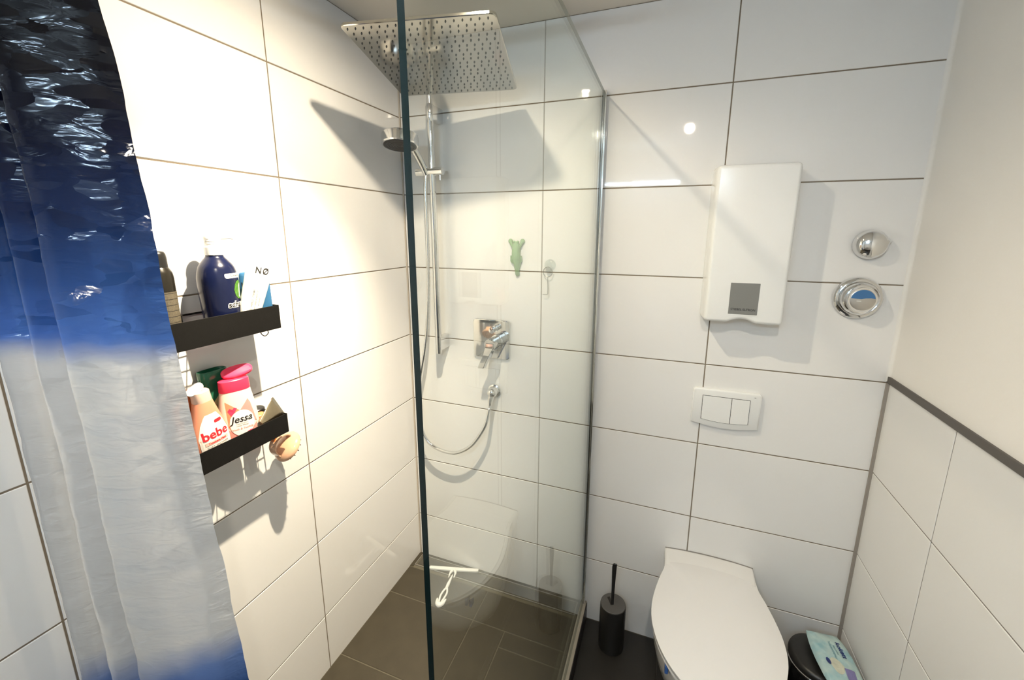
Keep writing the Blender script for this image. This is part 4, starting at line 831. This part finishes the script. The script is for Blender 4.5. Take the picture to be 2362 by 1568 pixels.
WPM = Matrix.Translation((1.6475, -0.172, 0.3045)) @ Matrix.Rotation(math.radians(6), 4, 'Z') @ Matrix.Rotation(math.radians(4), 4, 'Y')
def wip(u_, v_, side):
    ex = max(0, 1 - abs(2 * u_ / WW) ** 3.5) * max(0, 1 - abs(2 * v_ / WL) ** 3.5); n_ = noise.noise(Vector((u_ * 40, v_ * 40, side * 3)))
    h = WH * 0.5 * (1 + side * ex ** 0.5) + 0.0034 * n_ * (1 if side > 0 else 0)
    u_ = u_ * (1 - 0.20 * abs(2 * v_ / WL) ** 2.5) + 0.004 * noise.noise(Vector((v_ * 25, 7, 0)))
    sk = 0.012 * (u_ / WW) * (1 if v_ > 0 else 0) * (v_ / WL)
    return WPM @ Vector((u_, v_ + sk, h))
b = NB(); g = {}
NU, NVv = 22, 34
for s in (1, -1):
    for i in range(NU + 1):
        for j in range(NVv + 1):
            u_ = WW * (i / NU - 0.5); v_ = WL * (j / NVv - 0.5)
            g[s, i, j] = b.verts.new(wip(u_, v_, s))
for s in (1, -1):
    for i in range(NU):
        for j in range(NVv): b.faces.new([g[s, i, j], g[s, i + 1, j], g[s, i + 1, j + 1], g[s, i, j + 1]])
bmesh.ops.remove_doubles(b, verts=b.verts, dist=0.0008)
obj('wrapper', b, MW, t, smooth=60)
def wmap(u0, v0, ang, e_=0.0012):
    c_, s_ = math.cos(ang), math.sin(ang)
    return lambda u_, v_: tuple(wip(u0 + u_ * c_ - v_ * s_, v0 + u_ * s_ + v_ * c_, 1) + Vector((0, 0, e_)))
M_NAVYINK = mat('navy_ink', (0.015, 0.03, 0.16), 0.45, var=0.05)
obj('brand_lettering', text_mesh('kokett', 0.020, wmap(0.026, 0.030, -math.pi / 2), 0.0006), M_NAVYINK, t)
obj('small_lettering', text_mesh('feuchtes\nToilettenpapier', 0.010, wmap(0.004, 0.025, -math.pi / 2), 0.0), mat('teal_ink', (0.10, 0.25, 0.32), 0.45, var=0.05), t)
obj('blue_print', decal(ell(-0.030, -0.020, 0.006, 0.011, 16), wmap(0, 0, 0, 0.0015), 6), M_NAVYINK, t)
obj('violet_print', decal([(0.006, -0.075), (0.034, -0.075), (0.034, -0.035), (0.006, -0.035)], wmap(0, 0, 0, 0.0012), 8), mat('violet_ink', (0.22, 0.20, 0.40), 0.45, var=0.4, vscale=200, stretch=(6, 0.2, 1)), t)
obj('cream_print', decal(ell(-0.010, -0.030, 0.018, 0.026, 20), wmap(0, 0, 0, 0.0010), 8), mat('cream_ink', (0.62, 0.62, 0.50), 0.45, var=0.2, vscale=80), t)

# ------------------------------------------------------------------ washbasin at the rear wall (reflected softly in the tiles)
t = thing('washbasin', 'white washbasin on the rear wall, a pale reflection in the tiles', 'washbasin', (0.76, YR + 0.22, 0.72))
b = NB(); bx = [[(x, y, z) for x, y in rrect(0.48 + i, 1.04 - i, YR + 0.001, YR + 0.44 - i, 0.05 - min(i, 0.03), 5)] for i, z in ((0.10, 0.70), (0.03, 0.76), (0.0, 0.82), (0.0, 0.86), (0.012, 0.868), (0.03, 0.862), (0.05, 0.83), (0.10, 0.76), (0.18, 0.745))]
rings(b, bx); obj('basin', b, M_CERAMIC, t, smooth=50)
b = NB(); tube(b, catmull([(0.76, YR + 0.05, 0.855), (0.76, YR + 0.05, 0.95), (0.76, YR + 0.08, 0.99), (0.76, YR + 0.15, 0.97)], 5), 0.013, 14); obj('tap', b, M_CHROME, t, smooth=True)

# ------------------------------------------------------------------ print and marks belong to the part they sit on
PRINT = ('lettering', 'print', 'emblem', 'stem', 'brand_band', 'badge', 'underline', 'outline', 'label', 'tab', 'pink_bar', 'small_mark', 'triangle', 'label_lines', 'blue_marker', 'panel_edge')
HOSTS = {'water_heater': 'control_panel', 'thermostat_valve': 'cap', 'flush_plate': 'frame'}
for root in [o for o in COL.objects if o.type == 'EMPTY']:
    kids = [c for c in root.children]
    base = root.name.split('.')[0]
    host = next((c for want in ([HOSTS[base]] if base in HOSTS else ['body', 'wrapper', 'housing']) for c in kids if c.name.split('.')[0] == want), None)
    if host is None: continue
    for c in kids:
        if c is not host and c.name.split('.')[0].endswith(PRINT): c.parent = host
